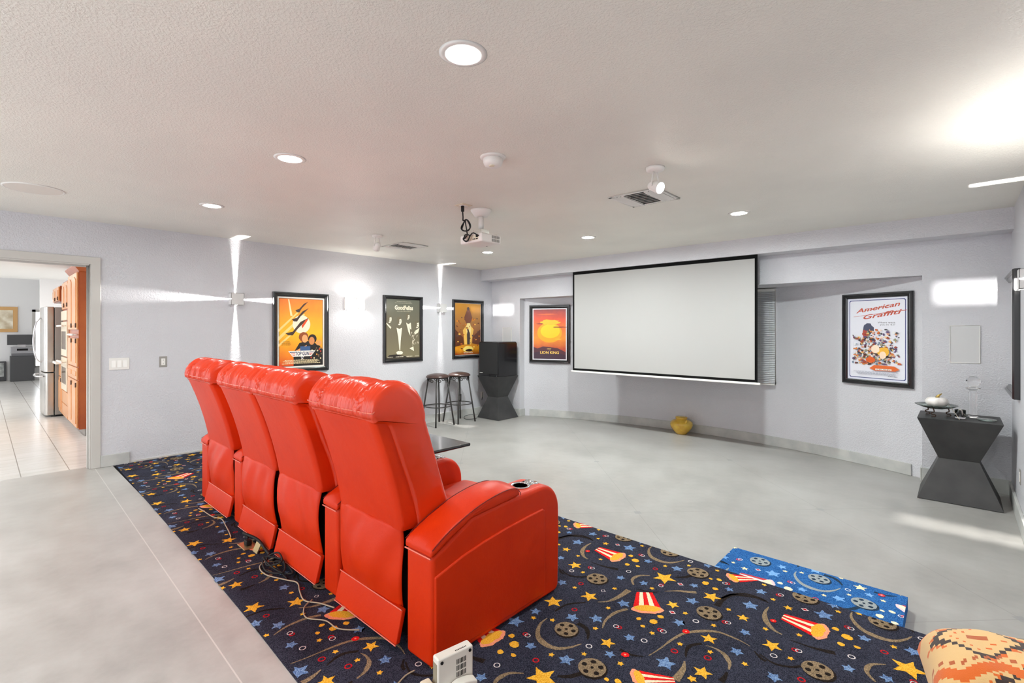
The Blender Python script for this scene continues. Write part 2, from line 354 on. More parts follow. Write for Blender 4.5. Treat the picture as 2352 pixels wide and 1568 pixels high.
def jag(poly, r, step=.0065, amp=.0011):
    out = []
    for i in range(len(poly)):
        p, q = poly[i], poly[(i+1) % len(poly)]; d = math.hypot(q[0]-p[0], q[1]-p[1]); n = max(1, int(d/step))
        for k in range(n):
            t = k/n; out.append((p[0]+(q[0]-p[0])*t+r.uniform(-amp, amp), p[1]+(q[1]-p[1])*t+r.uniform(-amp, amp)))
    return out
def circ(x, y, r, n=16, sx=1): return [(x+r*sx*math.cos(2*PI*k/n), y+r*math.sin(2*PI*k/n)) for k in range(n)]
def star(x, y, r, rot, inner=.46): return [(x+(r if k % 2 == 0 else r*inner)*math.cos(rot+PI*k/5), y+(r if k % 2 == 0 else r*inner)*math.sin(rot+PI*k/5)) for k in range(10)]
def ring(x, y, r, w, n=14):
    """ring as a strip of quads"""
    return [[(x+a*math.cos(2*PI*t/n), y+a*math.sin(2*PI*t/n)) for a, t in ((r, k), (r, k+1), (r-w, k+1), (r-w, k))] for k in range(n)]
def motif_polys(k, x, y, s, r):
    """[(colour, polygon, layer)] for one motif; r: a Random seeded per motif"""
    rot = r.uniform(0, 2*PI)
    if k in 'yt': return [('y', jag(star(x, y, s, rot, .44 if k == 'y' else .55), r), 1)]
    if k == 'b': return [('b', jag(star(x, y, s*1.05, rot, .5), r, .005, .0024), 1)]
    if k == 'p': return [('p', jag(circ(x, y, s, 9, r.uniform(.8, 1.35)), r, .006, s*.16), 1)]
    if k == 'r': return [('r', q, 1) for q in ring(x, y, s, .006)]
    if k == 'w': return [('w', q, 1) for q in ring(x, y, s, .0042)]
    if k == 'q': return [('w', q, 1) for q in ring(x, y, s, .0042, 4)]
    if k == 'x':
        dx, dy = s*.5*math.cos(rot), s*.4*math.sin(rot)
        return [('r', q, 1) for q in ring(x+dx, y+dy, s*.9, .0065)]+[('w', q, 2) for q in ring(x-dx, y-dy, s*.9, .0036)]
    if k == 'd': return [('w', [(x+s*1.2, y), (x, y+s), (x-s*1.2, y), (x, y-s)], 1), ('r', [(x+s*.8, y), (x, y+s*.62), (x-s*.8, y), (x, y-s*.62)], 2)]
    if k == 'f': return [('R', jag(circ(x, y, s, 8), r, .006, .002), 3), ('k', circ(x, y, s*.3, 6), 4)]
    if k == 'R':
        o = [('D', jag(circ(x+.007, y-.005, s*1.05, 26), r), 1), ('T', jag(circ(x, y, s, 26), r), 2), ('D', jag(circ(x, y, s*.13, 8), r, .004), 3)]
        for i in range(5): o.append(('D', jag(circ(x+s*.63*math.cos(rot+i*2*PI/5), y+s*.63*math.sin(rot+i*2*PI/5), s*.2, 10), r, .004), 3))
        return o
    return []
def swoosh_polys(k, P, w, r):
    pts = spline([(p[0], p[1], 0) for p in P], 7); n = len(pts); L, R = [], []
    for i, p in enumerate(pts):
        t = i/(n-1); ww = w[0]+(w[1]-w[0])*math.sin(PI*t/2) if t < .5 else None
        ww = (w[0]*(1-2*t)+w[1]*2*t) if t < .5 else (w[1]*(2-2*t)+w[2]*(2*t-1))
        d = (pts[min(i+1, n-1)]-pts[max(i-1, 0)]).normalized(); ww *= .5; j = r.uniform(-.0009, .0009)
        L.append((p.x-d.y*(ww+j), p.y+d.x*(ww+j))); R.append((p.x+d.y*(ww+j), p.y-d.x*(ww+j)))
    return [(k, [L[i], L[i+1], R[i+1], R[i]], 0 if k == 'D' else 1) for i in range(n-1)]
def bucket_polys(Q, r):
    a, b2, c, d = [Vector((*q, 0)) for q in Q]; o = []
    for i in range(5):
        t0, t1 = i/5, (i+1)/5
        q = [a.lerp(b2, t0), a.lerp(b2, t1), c.lerp(d, t1), c.lerp(d, t0)]
        o.append(('RWRWR'[i], jag([(v.x, v.y) for v in q], r), 2))
    ax = ((c+d)/2-(a+b2)/2).normalized(); m = (c+d)/2; h = (d-c).length; tt = (d-c).normalized()
    def cap(sc, off, am):
        pp = []
        for i in range(22):
            an = 2*PI*i/22; v = m+ax*off+tt*math.cos(an)*h*.56*sc+ax*math.sin(an)*h*.24*sc*(1+.1*math.sin(an*7)); pp.append((v.x, v.y))
        return jag(pp, r, .006, am)
    o.append(('k', cap(1.06, .022, .002), 3)); o.append(('p', cap(.86, .012, .002), 4)); return o
KEYS = ['base', 'y', 'b', 'r', 'w', 'T', 'D', 'R', 'W', 'k', 'p']
def carpet_mesh(name, outline, z, cl, irange, jrange, mats, shift=(0, 0), thick=.012, side=None):
    bb = B(); bb.cur = 0
    bb.prism(outline, 'z', z-thick, z)
    def emit(polys, dx, dy):
        for c, pl, lay in polys:
            q = clip([(p[0]+dx, p[1]+dy) for p in pl], cl)
            if len(q) < 3: continue
            area = sum(q[i-1][0]*q[i][1]-q[i][0]*q[i-1][1] for i in range(len(q)))
            if area < 0: q.reverse()
            zz = z+.0006+.0004*lay; bb.cur = KEYS.index(c); bb.add([(p[0], p[1], zz) for p in q], [tuple(range(len(q)))])
    for i in irange:
        for j in jrange:
            dx, dy = i*TU[0]+j*TV[0]+shift[0], i*TU[1]+j*TV[1]+shift[1]
            for m, (k, x, y, s) in enumerate(MOTIFS): emit(motif_polys(k, x, y, s, random.Random(m*13+5)), dx, dy)
            for m, (k, P, w) in enumerate(SWOOSH): emit(swoosh_polys(k, P, w, random.Random(m+900)), dx, dy)
            for m, Q in enumerate(BUCKETS): emit(bucket_polys(Q, random.Random(m+70)), dx, dy)
    return obj(name, bb, [mats[k] for k in KEYS], clean=False)
CB = [(-6.28, .923), (-4.296, .891), (-3.258, .875), (-2.362, .851), (-1.892, .832), (-.5, .80), (RIGHT-.02, .79)]
FRONTY = 2.867
cl_main = [(1, 0, RIGHT-.021), (-1, 0, 6.279), (0, 1, FRONTY-.002), (-.0195, -1, -.8035)]
struct('floor_platform', B().box(LEFT, RIGHT-.001, .88, FRONTY-.012, 0, PZ_-.011), M_DARK)
o = carpet_mesh('floor_carpet', CB+[(RIGHT-.02, FRONTY), (-6.28, FRONTY)], PZ_+.004, cl_main, range(-5, 3), range(-2, 2), CM, thick=.136)
o['kind'] = 'structure'
sx0, sx1, sy1, sz = -1.09, -.198, 3.365, .068
cl_step = [(1, 0, sx1-.001), (-1, 0, -sx0-.001), (0, 1, sy1-.001), (0, -1, -(FRONTY+.004))]
o = carpet_mesh('carpeted_step', [(sx0, FRONTY+.003), (sx1, FRONTY+.003), (sx1, sy1), (sx0, sy1)], sz, cl_step, range(-1, 3), range(0, 3), CM2, shift=(-.33, .42), thick=sz-.001)
tag(o, 'low bright blue carpeted step on the concrete floor at the edge of the starry platform', 'step')

# ------------------------------------------------------------------ framed posters
def frame_obj(root, w, h, fw, th):
    """moulded frame ring in local coords: x across, z up, y towards the room is negative"""
    prof = [(0, 0), (0, -th*.75), (.006, -th), (fw*.35, -th), (fw*.45, -th*.72), (fw*.62, -th*.78), (fw*.78, -th*.55), (fw, -th*.45), (fw, 0)]
    bb = B(); n = len(prof)
    v = []
    for sx, szz in ((0, 0), (1, 0), (1, 1), (0, 1)):
        for a, y in prof:
            v.append(((a if sx == 0 else w-a)-w/2, y, (a if szz == 0 else h-a)-h/2))
    f = [(c*n+i, c*n+(i+1) % n, ((c+1) % 4)*n+(i+1) % n, ((c+1) % 4)*n+i) for c in range(4) for i in range(n)]
    bb.add(v, f); return obj('frame', bb, M_FRAME, root, local=True)
PM = {}
def pm(c):
    k = 'print_%02x%02x%02x' % c
    if k not in PM: PM[k] = mat(k, c, .4, coat=.15)
    return PM[k]
def grad_mat(name, stops, horizontal=False):
    n = N(name); s = n.new('ShaderNodeSeparateXYZ'); n.link(n.new('ShaderNodeTexCoord').outputs['Generated'], s.inputs[0])
    n.link(n.ramp(n.math('ADD', s.outputs[0 if horizontal else 2], n.math('MULTIPLY', n.math('SUBTRACT', n.noise(9, 4), .5), .12)), stops), n.b.inputs['Base Color'])
    n.b.inputs['Roughness'].default_value = .35; n.b.inputs['Coat Weight'].default_value = .15; n.b.inputs['Coat Roughness'].default_value = .08; return n.m
class Art:
    """flat printed shapes on a sheet; x 0..1 left to right, z 0..1 bottom to top of the sheet"""
    def __init__(s, w, h): s.w, s.h, s.b, s.m, s.lay = w, h, B(), [], 0
    def mi(s, c):
        m = pm(c) if isinstance(c, tuple) else c
        if m not in s.m: s.m.append(m)
        return s.m.index(m)
    def poly(s, pts, c):
        s.lay += 1; s.b.cur = s.mi(c); y = -.004-.00004*s.lay
        a = sum(pts[i-1][0]*pts[i][1]-pts[i][0]*pts[i-1][1] for i in range(len(pts)))
        if a < 0: pts = pts[::-1]
        s.b.add([((p[0]-.5)*s.w, y, (p[1]-.5)*s.h) for p in pts], [tuple(range(len(pts)))])
    def rect(s, x0, x1, z0, z1, c): s.poly([(x0, z0), (x1, z0), (x1, z1), (x0, z1)], c)
    def ell(s, x, z, rx, rz, c, n=28, jit=0, rr=None): s.poly([(x+rx*math.cos(2*PI*k/n)*(1+(rr.uniform(-jit, jit) if rr else 0)), z+rz*math.sin(2*PI*k/n)*(1+(rr.uniform(-jit, jit) if rr else 0))) for k in range(n)], c)
    def text(s, txt, x, z, hh, c, width=None, shear=0, align='CENTER', rot=0, bold=0):
        """hh: cap height as a share of the sheet height; width: forced width share"""
        cu = bpy.data.curves.new('t', 'FONT'); cu.body = txt; cu.align_x = align; cu.size = 1; cu.shear = shear; cu.offset = bold; cu.resolution_u = 3
        o = bpy.data.objects.new('t', cu); COL.objects.link(o)
        dg = bpy.context.evaluated_depsgraph_get(); me = bpy.data.meshes.new_from_object(o.evaluated_get(dg))
        bpy.data.objects.remove(o)
        s.lay += 1; s.b.cur = s.mi(c); y = -.004-.00004*s.lay
        xs_ = [v.co.x for v in me.vertices]; ext = (max(xs_)-min(xs_)) if xs_ else 1; mid = (max(xs_)+min(xs_))/2
        kz = hh*s.h/.7; kx = kz if width is None else width*s.w/ext
        cs, sn = math.cos(rot), math.sin(rot); out = []
        for v in me.vertices:
            px, pz = (v.co.x-(mid if width else 0))*kx, v.co.y*kz
            out.append(((x-.5)*s.w+px*cs-pz*sn, y, (z-.5)*s.h+px*sn+pz*cs))
        s.b.add(out, [tuple(p.vertices) for p in me.polygons]); bpy.data.meshes.remove(me)
    def lines(s, x0, x1, z0, z1, rows, c, seed, fill=.75):
        r = random.Random(seed); dz = (z1-z0)/rows
        for i in range(rows):
            ins = r.uniform(0, .12)*(x1-x0); x = x0+ins; xe = x1-ins
            while x < xe:
                w = r.uniform(.012, .05); z = z0+i*dz; s.rect(x, min(x+w, xe), z, z+dz*.55, c); x += w+.008
    def build(s, root, bg):
        s.b.cur = s.mi(bg)
        o = obj('printed_sheet', s.b, s.m, root, local=True, clean=False)
        return o
def poster(label, loc, rotz, w, h, fw, art_fn, border=0, border_c=(240, 236, 228), th=.032, group='framed posters on the walls'):
    root = thing('framed_poster', label, 'poster', loc, group); root.rotation_euler = (0, 0, rotz)
    frame_obj(root, w, h, fw, th)
    iw, ih = w-2*fw+.004, h-2*fw+.004
    obj('backing', B().box(-iw/2, iw/2, -.004, 0, -ih/2, ih/2), pm(border_c), root, local=True)
    a = Art(iw-2*border, ih-2*border); bg = art_fn(a); a.build(root, bg); return root
def art_jets(a):
    bg = grad_mat('print_orange_sky', [(0, (226, 74, 20)), (.22, (246, 150, 24)), (.5, (255, 190, 30)), (1, (250, 126, 30))])
    a.rect(0, 1, 0, 1, (30, 24, 22)); a.rect(.01, .99, .006, .994, bg)
    for x0, z0, x1, z1, w in ((.0, .44, .55, .78, .03), (.0, .55, .45, .83, .022), (.0, .33, .5, .62, .02)): a.poly([(x0, z0), (x1, z1), (x1+w, z1-w*.6), (x0, z0-w*2)], (255, 214, 130))
    a.ell(.5, .62, .2, .135, (252, 232, 206), 36)
    a.poly([(.2, .985), (.225, .985), (.3, .74), (.25, .745)], (255, 226, 170))
    for x0, z0, x1, z1 in ((.36, .815, .66, .965), (.28, .68, .67, .865), (.14, .475, .68, .725)):      # plain dark slanted bars
        L = x1-x0; a.poly([(x0, z0+.012), (x0+.12*L, z0-.018), (x0+.3*L, z0-.02), (x0+.5*L, z0+(z1-z0)*.3), (x1, z1), (x0+.62*L, z0+(z1-z0)*.72), (x0+.3*L, z0+.035)], (66, 46, 38))
    a.poly([(.52, .56), (.66, .70), (.6, .69), (.5, .6)], (224, 78, 22))
    r = random.Random(3)
    a.poly([(.32, .0), (.32, .2), (.45, .34), (.6, .37), (.72, .36), (.9, .31), (.99, .24), (.99, 0)], (34, 28, 26))
    a.ell(.55, .43, .11, .075, (150, 76, 34), 20, .08, r); a.ell(.575, .405, .065, .06, (234, 170, 112)); a.ell(.75, .40, .10, .07, (36, 26, 22)); a.ell(.735, .37, .065, .06, (216, 140, 84))
    a.poly([(.34, .22), (.62, .31), (.6, .27), (.4, .2)], (232, 160, 96)); a.rect(.47, .7, .21, .29, (60, 92, 140)); a.ell(.9, .34, .07, .04, (226, 160, 92))
    for i in range(16): a.ell(r.uniform(.72, .97), r.uniform(.1, .26), .018, .013, r.choice([(190, 60, 40), (214, 150, 60), (110, 90, 70), (220, 200, 160)]), 8)
    a.poly([(.2, .225), (.82, .225), (.72, .14), (.56, .14), (.53, .125), (.5, .14), (.3, .14)], (244, 238, 230))
    for i in range(3):
        z = .205-i*.02; d = .03*i; a.rect(.235+d, .36, z-.006, z+.004, (32, 44, 92) if i == 0 else (206, 60, 50)); a.rect(.68, .785-d, z-.006, z+.004, (32, 44, 92) if i == 0 else (206, 60, 50))
    a.text('TOP GUN', .515, .158, .052, (28, 40, 88), .31, bold=.03)
    a.poly(star(.515, .125, .04, PI/2, .42), (244, 238, 230)); a.poly(star(.515, .125, .025, PI/2, .42), (28, 40, 88))
    for i, t in enumerate(('UP THERE', 'WITH THE BEST', 'OF THE BEST')): a.text(t, .16, .355-i*.022, .013, (40, 30, 24), .15 if i == 0 else .2)
    a.lines(.04, .96, .035, .1, 4, (244, 226, 180), 4)
    return bg
def art_four(a):
    bg = grad_mat('print_olive_grey', [(0, (128, 120, 92)), (.4, (112, 104, 84)), (1, (104, 106, 92))]); a.rect(0, 1, 0, 1, bg); c = (240, 232, 208); d = (112, 104, 84)
    a.lines(.3, .75, .955, .972, 1, (170, 166, 146), 1); a.lines(.18, .84, .93, .945, 1, (170, 166, 146), 2); a.lines(.3, .74, .795, .806, 1, (190, 184, 160), 3)
    a.text('GoodFellas', .52, .825, .068, c, .54, bold=.035)
    r = random.Random(5)
    for x, z, s in ((.1, .66, .06), (.38, .63, .066), (.635, .71, .05), (.91, .575, .062)):        # plain pale ovals
        a.ell(x, z, s, s*.98, c, 24, .03, r); a.ell(x-s*.5, z+s*.1, s*.55, s*.95, d, 16, .05, r); a.ell(x-s*.1, z+s*.78, s*1.0, s*.34, d, 16, .06, r)
        a.ell(x-s*.05, z+.004, s*.2, .007, d, 8); a.ell(x+s*.5, z+.004, s*.18, .007, d, 8); a.ell(x+s*.25, z-s*.55, s*.3, .006, d, 8)
    a.poly([(.0, .61), (.15, .53), (.13, .5), (.0, .59)], c)
    a.poly([(.3, .52), (.38, .5), (.46, .52), (.42, .3), (.405, .14), (.385, .14), (.35, .35)], c)
    a.poly([(.58, .61), (.65, .58), (.72, .61), (.74, .49), (.7, .5), (.68, .56), (.71, .38), (.65, .45)], c)
    a.poly([(.86, .47), (.99, .52), (.95, .44), (.84, .4)], c)
    for i in range(16): x = r.uniform(.72, .97); z = r.uniform(.2, .42); a.poly([(x, z), (x+.02, z+.05), (x+.035, z+.04)], c)
    a.ell(.39, .1, .1, .03, c, 16, .15, r); a.poly([(.68, .17), (.8, .2), (.82, .12), (.74, .15)], c)
    a.poly([(0, .02), (.1, .07), (.3, .075), (.6, .03), (.6, .02)], (44, 38, 34)); a.rect(0, 1, 0, .018, (70, 64, 52))
    a.lines(.03, .2, .03, .045, 1, c, 8); a.lines(.26, .52, .03, .045, 1, c, 9); a.lines(.58, .78, .03, .045, 1, c, 10); a.lines(.84, .98, .03, .045, 1, c, 11)
    return bg
def art_fire(a):
    bg = grad_mat('print_amber_smoke', [(0, (150, 60, 20)), (.12, (236, 160, 40)), (.3, (140, 80, 44)), (.6, (170, 116, 62)), (1, (214, 150, 50))]); a.rect(0, 1, 0, 1, bg)
    r = random.Random(9)
    a.poly([(.5, .62), (.72, .5), (.62, .2), (.36, .2), (.3, .48)], (246, 196, 96)); a.ell(.52, .5, .1, .14, (250, 224, 150), 20, .1, r)
    a.poly([(0, .5), (.3, .34), (.34, .2), (0, .16)], (96, 54, 36)); a.poly([(1, .5), (.7, .36), (.66, .22), (1, .18)], (104, 58, 40))
    for _ in range(60):
        x, z = r.uniform(.05, .95), r.uniform(.08, .75); a.ell(x, z, r.uniform(.01, .05), r.uniform(.006, .02), r.choice([(226, 140, 40), (250, 196, 90), (110, 62, 40), (180, 92, 40), (90, 70, 66)]), 9, .25, r)
    a.poly([(.34, .72), (.44, .86), (.5, .93), (.58, .86), (.66, .72), (.58, .62), (.42, .62)], (122, 76, 60)); a.ell(.5, .9, .05, .035, (76, 60, 58)); a.poly([(.46, .2), (.45, .4), (.5, .52), (.57, .4), (.56, .2)], (70, 58, 58))
    a.ell(.5, .11, .2, .06, (255, 226, 120), 20, .1, r); a.ell(.54, .085, .14, .025, (50, 32, 26), 14, .1, r); a.rect(.42, .64, .075, .1, (50, 32, 26))
    a.text('THE ROAD WARRIOR', .5, .03, .018, (248, 240, 226), .36, bold=.02)
    return bg
def art_sunset(a):
    bg = grad_mat('print_sunset', [(0, (110, 40, 50)), (.2, (196, 70, 24)), (.42, (252, 150, 20)), (.6, (250, 120, 16)), (.8, (236, 76, 28)), (1, (150, 50, 50))]); a.rect(0, 1, 0, 1, bg); r = random.Random(2)
    a.ell(.5, .53, .38, .2, (255, 176, 10), 40); a.ell(.52, .56, .3, .14, (255, 214, 16), 36); a.ell(.5, .74, .3, .05, (255, 200, 30), 24, .2, r)
    for x, z, w, c in ((.2, .71, .1, (150, 54, 34)), (.8, .64, .25, (150, 50, 28)), (.45, .9, .3, (240, 110, 50)), (.75, .4, .12, (255, 190, 40))): a.ell(x, z, w, .012, c, 18, .3, r)
    a.poly([(0, .24), (.12, .21), (.3, .25), (.5, .24), (.75, .22), (1, .14), (1, 0), (0, 0)], (84, 36, 48)); a.poly([(0, .12), (.3, .16), (.6, .15), (1, .08), (1, 0), (0, 0)], (62, 32, 52))
    a.text('DISNEY', .49, .195, .018, (250, 214, 120), .13, bold=.01); a.text('THE', .5, .172, .011, (250, 200, 80), .07); a.text('LION KING', .5, .105, .05, (250, 206, 96), .58, bold=.025)
    return bg
def art_crowd(a):
    bg = pm((222, 224, 238)); a.rect(0, 1, 0, 1, bg); r = random.Random(12)
    def rr(m, c):
        P = []
        for cx, cz, a0 in ((1-m-.03, 1-m*.7-.02, 0), (m+.03, 1-m*.7-.02, PI/2), (m+.03, m*.7+.02, PI), (1-m-.03, m*.7+.02, 1.5*PI)):
            P += [(cx+.03*math.cos(a0+k*PI/12), cz+.02*math.sin(a0+k*PI/12)) for k in range(7)]
        a.poly(P, c)
    rr(.035, (44, 54, 120)); rr(.047, (228, 229, 238))
    a.text('American', .52, .855, .05, (190, 74, 48), .74, .35, rot=.16, bold=.02); a.text('Graffiti', .6, .772, .05, (190, 70, 44), .64, .35, rot=.16, bold=.02)
    a.poly([(.1, .77), (.12, .775), (.98, .845), (.97, .835)], (190, 80, 54)); a.poly([(.3, .845), (.7, .9), (.7, .893), (.3, .838)], (190, 90, 60))
    a.text('Where were', .66, .69, .018, (44, 44, 48), .28); a.text("you in '62?", .68, .665, .018, (44, 44, 48), .24)
    cs = [(60, 60, 66), (214, 130, 60), (236, 190, 110), (200, 92, 48), (110, 130, 150), (150, 150, 120), (240, 214, 190), (92, 70, 110), (70, 50, 44), (226, 160, 130), (232, 232, 230), (160, 70, 50)]
    a.ell(.36, .62, .1, .07, (70, 76, 100), 18, .2, r); a.ell(.32, .56, .06, .05, (180, 74, 60), 16, .2, r)
    for _ in range(520):
        x = r.gauss(.46, .2); z = .2+abs(r.gauss(.17, .13))
        if not (.1 < x < .9 and .16 < z < .62 and abs(x-.46) < .36+.1*r.random()): continue
        a.ell(x, z, r.uniform(.008, .03), r.uniform(.005, .016), r.choice(cs), 9, .35, r)
    a.ell(.63, .35, .1, .055, (240, 180, 56), 18, .08, r); a.ell(.62, .31, .055, .045, (246, 214, 186)); a.ell(.5, .38, .07, .05, (246, 222, 196), 16, .08, r); a.ell(.42, .25, .08, .035, (220, 96, 34))
    a.poly([(.4, .15), (.48, .19), (.8, .185), (.88, .15), (.82, .125), (.48, .125)], (220, 104, 44)); a.rect(.5, .76, .132, .148, (240, 236, 226)); a.text('CRUISIN', .63, .132, .014, (60, 50, 50), .22)
    a.lines(.12, .88, .075, .115, 4, (176, 178, 190), 6); a.lines(.7, .86, .06, .07, 1, (60, 60, 70), 7)
    return bg
def wallpos(y0, y1, z0, z1): return (LEFT, (y0+y1)/2, (z0+z1)/2), y1-y0, z1-z0
RL = PI/2   # faces +X
for lab, (y0, y1, z0, z1), art, bd, fw in (
    ('black-framed poster with orange sky and dark slanted shapes, nearest the doorway', (2.457, 3.183, .96, 1.981), art_jets, .022, .055),
    ('black-framed olive grey poster with four pale ovals between two wall sconces', (4.036, 4.755, 1.01, 2.022), art_four, 0, .052),
    ('black-framed amber poster with fiery smoke just left of the black speaker box', (5.38, 6.101, 1.01, 2.018), art_fire, .008, .055)):
    (loc, w, h) = wallpos(y0, y1, z0, z1); poster(lab, loc, RL, w, h, fw, art, bd)
def alcove_poster(lab, x0, x1, z0, z1, art, bd, bc, fw):
    ya, yb = arcY(x0), arcY(x1); w = math.hypot(x1-x0, yb-ya)
    poster(lab, ((x0+x1)/2, (ya+yb)/2-.006, (z0+z1)/2), math.atan2(yb-ya, x1-x0), w, z1-z0, fw, art, bd, bc)
alcove_poster('black-framed red and yellow sunset poster in the alcove left of the screen', -5.525, -4.85, .928, 1.928, art_sunset, .02, (236, 234, 240), .055)
alcove_poster('black-framed white poster with red script title right of the screen', -.976, -.331, .898, 1.905, art_crowd, 0, (228, 230, 242), .052)
def art_blank(a):
    bg = pm((206, 206, 208)); a.rect(0, 1, 0, 1, bg); return bg
poster('black-framed pale print on the right wall above the hourglass table', (RIGHT, 5.94, 1.47), -PI/2, .93, 1.03, .055, art_blank, 0, (206, 206, 208), .045)
# ------------------------------------------------------------------ recliners
YB, ZB = 1.22, PZ_+.006
def lerp_prof(P, n):
    """resample a closed smooth profile"""
    Q = spline([(0, p[0], p[1]) for p in P+[P[0]]], n); return [(q.y, q.z) for q in Q[:-1]]
def recliner(x0, x1, arms, label):
    W = x1-x0; xc = (x0+x1)/2
    root = thing('theater_recliner', label, 'recliner', (xc, YB, ZB), 'red leather recliners in one row')
    Z = lambda z: z+ZB
    Y = lambda y: y+YB
    # base
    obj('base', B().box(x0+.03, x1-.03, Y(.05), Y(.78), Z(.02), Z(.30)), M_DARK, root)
    # seat cushion, with a centre seam line pressed in
    def seatf(u, v):
        x = x0+.004+u*(W-.008); y = .22+v*.66; e = min(u, 1-u)*W; ey = min(v+.4, 1-v)*.66
        z = .435-.05*max(0, 1-e/.06)**2-.07*max(0, 1-ey/.09)**2+.015*math.sin(PI*u); z -= .012*math.exp(-((v-.42)/.018)**2)+.01*math.exp(-((u-.5)/.01)**2)*(v > .42)
        return (x, Y(y), Z(z))
    bb = B().grid(seatf, 30, 30); obj('seat', bb, M_RED, root, smooth=True)
    bb = B(); bb.prism([(.30, .30), (.84, .28), (.89, .30), (.895, .36), (.885, .385), (.30, .40)], 'x', x0+.006, x1-.006); bb.v = [(p[0], Y(p[1]), Z(p[2])) for p in bb.v]
    bb.box(x0+.01, x1-.01, Y(.80), Y(.87), Z(.05), Z(.29)); obj('footrest', bb, M_RED, root, bevel=.02, seg=3)
    # back shell
    bk = [(-.002, .505), (-.028, .60), (-.062, .72), (-.10, .86), (-.142, .985)]
    sh = [(y, z) for y, z in bk]+[(y+.07, z) for y, z in reversed(bk)]
    bb = B(); m = 14; n = 24
    def shellf(u, v):
        z = .50+v*.49; k = (z-.505)/.48; y = -.002-.14*(.55*k+.45*k*k)
        e = min(u, 1-u)*(W-.03); y += .012*max(0, 1-e/.02)**2-.010*math.sin(PI*u)*(.3+.7*math.sin(PI*min(1, max(0, v))))
        return (x0+.015+u*(W-.03), Y(y), Z(z))
    bb.grid(shellf, n, m)
    L = [shellf(0, j/m) for j in range(m+1)]; R = [shellf(1, j/m) for j in range(m+1)]
    for E_, fl in ((L, 0), (R, 1)):
        o0 = len(bb.v); bb.v += E_+[(p[0], p[1]+.075, p[2]) for p in E_]
        k = m+1
        for j in range(m):
            q = [o0+j, o0+j+1, o0+k+j+1, o0+k+j]; bb.f.append(q if fl else q[::-1]); bb.mi.append(0)
    o0 = len(bb.v); bb.v += [L[0], R[0], (R[0][0], R[0][1]+.075, R[0][2]), (L[0][0], L[0][1]+.075, L[0][2])]; bb.f.append([o0, o0+1, o0+2, o0+3]); bb.mi.append(0)
    obj('back_panel', bb, M_RED, root, smooth=True, bevel=.006)
    # back cushion with three puffed bolsters
    prof = [(.075, .47), (.065, .55), (.035, .66), (-.01, .78), (-.048, .885), (-.070, .945), (-.086, .966), (-.112, .972), (-.14, .976), (-.152, .992), (-.159, 1.026), (-.151, 1.064), (-.118, 1.097), (-.055, 1.118), (.02, 1.105), (.072, 1.06), (.10, .985), (.155, .82), (.21, .65), (.25, .53), (.262, .47), (.18, .455)]
    pr = lerp_prof(prof, 5); cy = sum(p[0] for p in pr)/len(pr); cz = sum(p[1] for p in pr)/len(pr); npf = len(pr)
    nx = 84; bw = .112; bb = B()
    def nrm(i):
        a, c = pr[i-1], pr[(i+1) % npf]; dy, dz = c[0]-a[0], c[1]-a[1]; l = math.hypot(dy, dz) or 1; return (-dz/l, dy/l)
    sgn = 1 if sum(pr[i-1][0]*pr[i][1]-pr[i][0]*pr[i-1][1] for i in range(npf)) < 0 else -1
    cap = []
    for ix in range(nx+1):
        u = ix/nx; u = .5-.5*math.cos(PI*u)*.35-.5*.65*(1-2*u); x = u*W; e = min(x, W-x)
        sec = (x/bw) if x < bw else ((x-bw)/(W-2*bw) if x < W-bw else (W-x)/bw)
        puff = .036*(4*sec*(1-sec))**.42 if 0 < sec < 1 else 0
        rr = .014*max(0, 1-e/.022)**2
        for i in range(npf):
            ny, nz = nrm(i); ny *= sgn; nz *= sgn; y, z = pr[i]
            wgt = 1 if z > 1.0 else max(0, min(1, (y-(.10-.27*(z-.47)))/.05))     # puffs on the head and on the front only
            d = puff*wgt*(.22+.78*max(0, min(1, (y+.155)/.07)) if z > .97 else .7)-rr-.006
            gw = math.exp(-(min(abs(x-bw), abs(x-W+bw))/.035)**2); fade = min(1, e/.02)*wgt
            d += .0062*math.sin(x*235+2.2*math.sin(x*47)+y*9)*(math.exp(-((z-1.03)/.045)**2)+.45*(z > 1.06))*fade*(z > .975)
            d += .006*math.sin(y*230+3*math.sin(x*60)+z*90)*gw*fade*(z > .9)
            bb.v.append((x0+x, Y(y+ny*d), Z(z+nz*d)))
    for ix in range(nx):
        for i in range(npf): bb.f.append([ix*npf+i, ix*npf+(i+1) % npf, (ix+1)*npf+(i+1) % npf, (ix+1)*npf+i]); bb.mi.append(0)
    from mathutils.geometry import tessellate_polygon
    tri = tessellate_polygon([[Vector((p[0], p[1], 0)) for p in pr]])
    for q in tri: bb.f += [list(q), [nx*npf+i for i in q]]; bb.mi += [0, 0]
    obj('back_cushion', bb, M_REDW, root, smooth=True)
    # piping: across the head and down both cushion sides
    bb = B(); pts = []
    for k in range(25):
        x = W*k/24; sec = (x/bw) if x < bw else ((x-bw)/(W-2*bw) if x < W-bw else (W-x)/bw)
        pts.append((x0+x, Y(-.157-.006*(4*max(0, min(1, sec))*(1-max(0, min(1, sec))))**.5), Z(1.028-.004*math.sin(PI*k/24))))
    bb.tube(pts, .0028, 6)
    for xe in (x0+.004, x1-.004):
        bb.tube([(xe, Y(y), Z(z)) for y, z in ((-.155, 1.024), (-.12, 1.052), (-.06, 1.072), (.0, 1.068), (.045, 1.03), (.075, .96), (.13, .8), (.185, .64), (.22, .54))], .0022, 6)
    obj('piping', bb, M_PIPE, root)
    for xs_ in (bw, W-bw): obj('bolster_seam', B().tube(spline([(x0+xs_, Y(y), Z(z)) for y, z in ((-.150, 1.045), (-.118, 1.090), (-.055, 1.111), (.02, 1.098), (.070, 1.054), (.095, .98), (.148, .82), (.2, .66))], 4), .0022, 6), M_SEAM, root)
